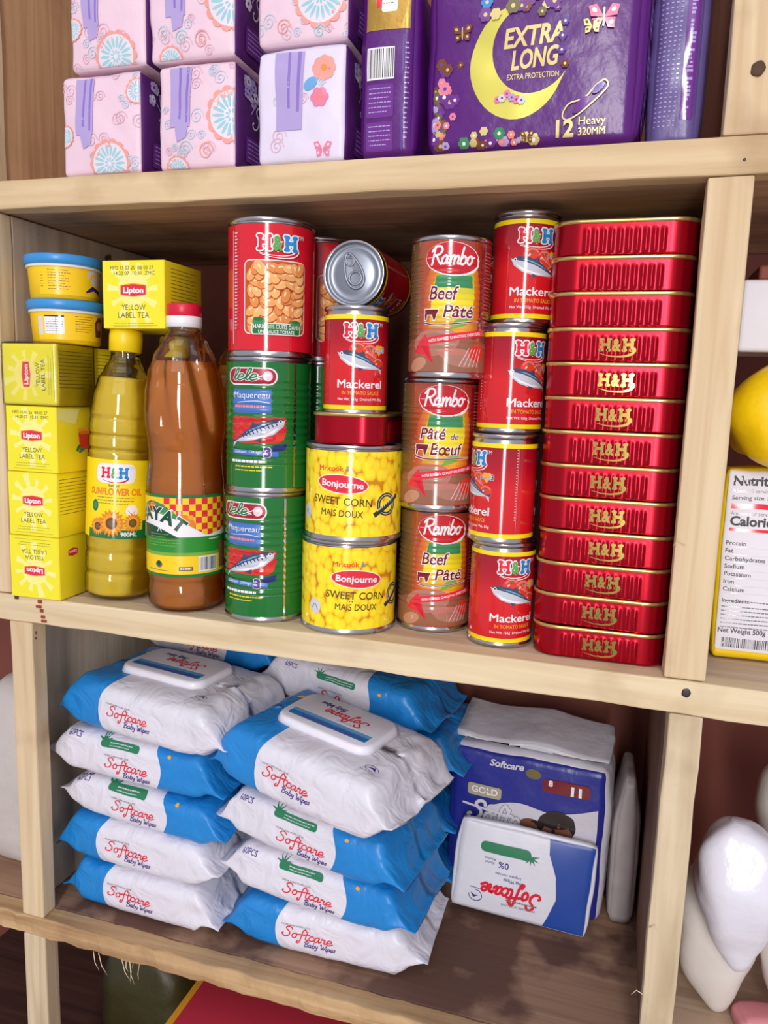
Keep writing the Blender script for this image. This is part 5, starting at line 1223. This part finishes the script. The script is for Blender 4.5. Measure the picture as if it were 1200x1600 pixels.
# bags in the bay left of the left post
bag('flour_sack', 'white sack in the bay left of the left post', 'sack', (-.1360, .1000, FZ), [(0, .040, .03, 0, 0), (.02, .052, .04, 0, 0), (.10, .056, .044, 0, 0), (.17, .050, .04, 0, 0), (.205, .03, .024, 0, 0), (.215, .006, .006, 0, 0)], 'sack_cloth', 'sacks left of the post', amp=.004, seed=6, pw=3)
bag('flour_sack', 'greyer sack standing behind the white sack, left of the left post', 'sack', (-.1600, .2000, FZ), [(0, .05, .04, 0, 0), (.03, .06, .05, 0, 0), (.16, .062, .05, 0, 0), (.24, .05, .04, 0, 0), (.275, .02, .02, 0, 0)], 'sack_cloth', 'sacks left of the post', amp=.005, seed=7, pw=3)

# ------------------------------------------------------------------ right-hand middle bay
foil('bag_yellow_film', (248, 206, 14), .3, .35); foil('pouch_yellow', (246, 208, 20), .32, .25)
mat('pouch_paper', (226, 222, 230), rough=.5); mat('pouch_ink', (40, 34, 40), rough=.5)
def pouch():
    t = thing('food_pouch', 'yellow-edged pouch with nutrition table and barcode standing on the shelf', 'pouch', (.6060, .0820, .0004), (R(-4), 0, R(3)))
    w, h, d = .0860, .150, .034; s = Soft(w, d, h, .0035, .003, .001, 24, 71); mb = MB(); s.base(mb, 'pouch_yellow', 30)
    A = Art(); A.rrect(-41.5, -68, 42, 74, 2, 'pouch_paper'); x = -38
    A.text('Nutrition Facts', x, 62, 7.4, 'pouch_ink', 'l', fat=.035, w=60); A.text('About 10 servings per container', x, 56, 3, 'grey', 'l', w=52); A.text('Serving size 1/4 cup (50g)', x, 50.5, 3.2, 'pouch_ink', 'l', fat=.01, w=50); A.rect(x, 43.5, 38, 47.5, 'logo_red')
    A.text('Amount per serving', x, 38.5, 3, 'grey', 'l', w=30); A.text('Calories', x, 30.6, 7, 'pouch_ink', 'l', fat=.035, w=34); A.rect(x, 26, 38, 28.4, 'logo_red'); A.lines(10, 22, 34, 1, 3, 'grey', 1.2)
    for i, q in enumerate(('Protein', 'Fat', 'Carbohydrates', 'Sodium', 'Potassium', 'Iron', 'Calcium')): A.text(q, x-1, 15-i*6.0, 3.3, 'pouch_ink', 'l', fat=.01); A.stroke([(x, 13.6-i*6.0), (36, 13.6-i*6.0)], .3, 'pale', smooth=False)
    A.text('Ingredients:', x-1, -30, 3, 'pouch_ink', 'l', fat=.02); A.lines(x+19, -29, 36, 1, 3, 'grey', .8); A.lines(x-1, -33.5, 34, 6, 3.2, 'grey', .8)
    A.text('Net Weight 500g', x-2, -54.6+.6, 3.8, 'pouch_ink', 'l', fat=.015, w=34)
    A.barcode(x, -67, x+40, -57, 8, 'pouch_ink', 'pouch_paper')
    A.emit(mb, s.on('front'), du=w*1000/30, dv=h*1000/30, o0=1.1e-3); mb.build('pouch_film', t)
pouch()
bag('yellow_packet', 'crumpled plain yellow packet lying on top of the nutrition pouch', 'packet', (.6090, .0700, .1535), [(0, .020, .02, 0, 0), (.012, .046, .036, .004, 0), (.036, .054, .042, .002, 0), (.062, .050, .038, .010, 0), (.078, .036, .026, .018, 0), (.0845, .014, .012, .024, 0)], 'bag_yellow_film', None, amp=.007, seed=9, pw=3)
mat('carton_white', (226, 222, 228), rough=.5)
tag(MB().box(-.04, .04, 0, .06, 0, .054, 'carton_white', .003, 3).build('carton', None, (.6020, .0780, .2400), (0, 0, R(2))), 'plain white carton on top of the yellow packet', 'box')
mat('carton_brown', (132, 62, 40), rough=.6)
tag(MB().box(-.036, .036, 0, .06, 0, .012, 'carton_brown', .002, 2).build('flat_box', None, (.6100, .0900, .2945)), 'flat reddish brown box on top of the white carton', 'box')
def sachet_top():
    t = thing('snack_packet', 'white and plum packet half seen at the right edge, above the top rail', 'packet', (.6020, .0550, TZ))
    s = Soft(.074, .05, .082, .010, .004, .003, 30, 81); mb = MB(); s.base(mb, 'diaper_white', 16)
    A = Art(); rd = random.Random(3)
    A.poly([(-33, -20), (-20, 30), (30, 34), (30, -34), (-10, -36)], 'maroon')
    for k in range(8): flower(A, rd.uniform(-26, 24), rd.uniform(-28, 30), 5, rd.choice(['pale', 'olive', 'rose']), 'plum')
    A.emit(mb, s.on('front'), du=4.6, dv=5.1, o0=4e-4); mb.build('wrapper', t)
sachet_top()

# ------------------------------------------------------------------ lowest bay
mat('carton_red', (192, 50, 70), rough=.45, var=.06)
t = thing('carton', 'big red carton with a yellow edge stripe under the lowest rail', 'box', (.2600, .1200, -.6298))
mb = MB().box(-.166, .19, -.15, .14, 0, .206, 'carton_red', .002, 2)
A = Art(); A.rect(-166, -150, -159, 140, 'amber'); A.text('CARE', 60, -60, 30, 'maroon', fat=.04) if False else A.rect(60, -120, 110, -80, 'maroon', 3)
A.emit(mb, on_plane((0, 0, .206), (1, 0, 0), (0, 1, 0))); mb.build('carton_body', t)
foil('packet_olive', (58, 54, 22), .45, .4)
bag('packet', 'dim olive-yellow packet in the dark bottom left corner', 'packet', (-.0350, .1900, -.6298), [(0, .05, .04, 0, 0), (.02, .062, .05, 0, 0), (.08, .066, .05, 0, 0), (.13, .05, .04, 0, 0), (.15, .02, .02, 0, 0)], 'packet_olive', None, amp=.006, seed=12, pw=3)
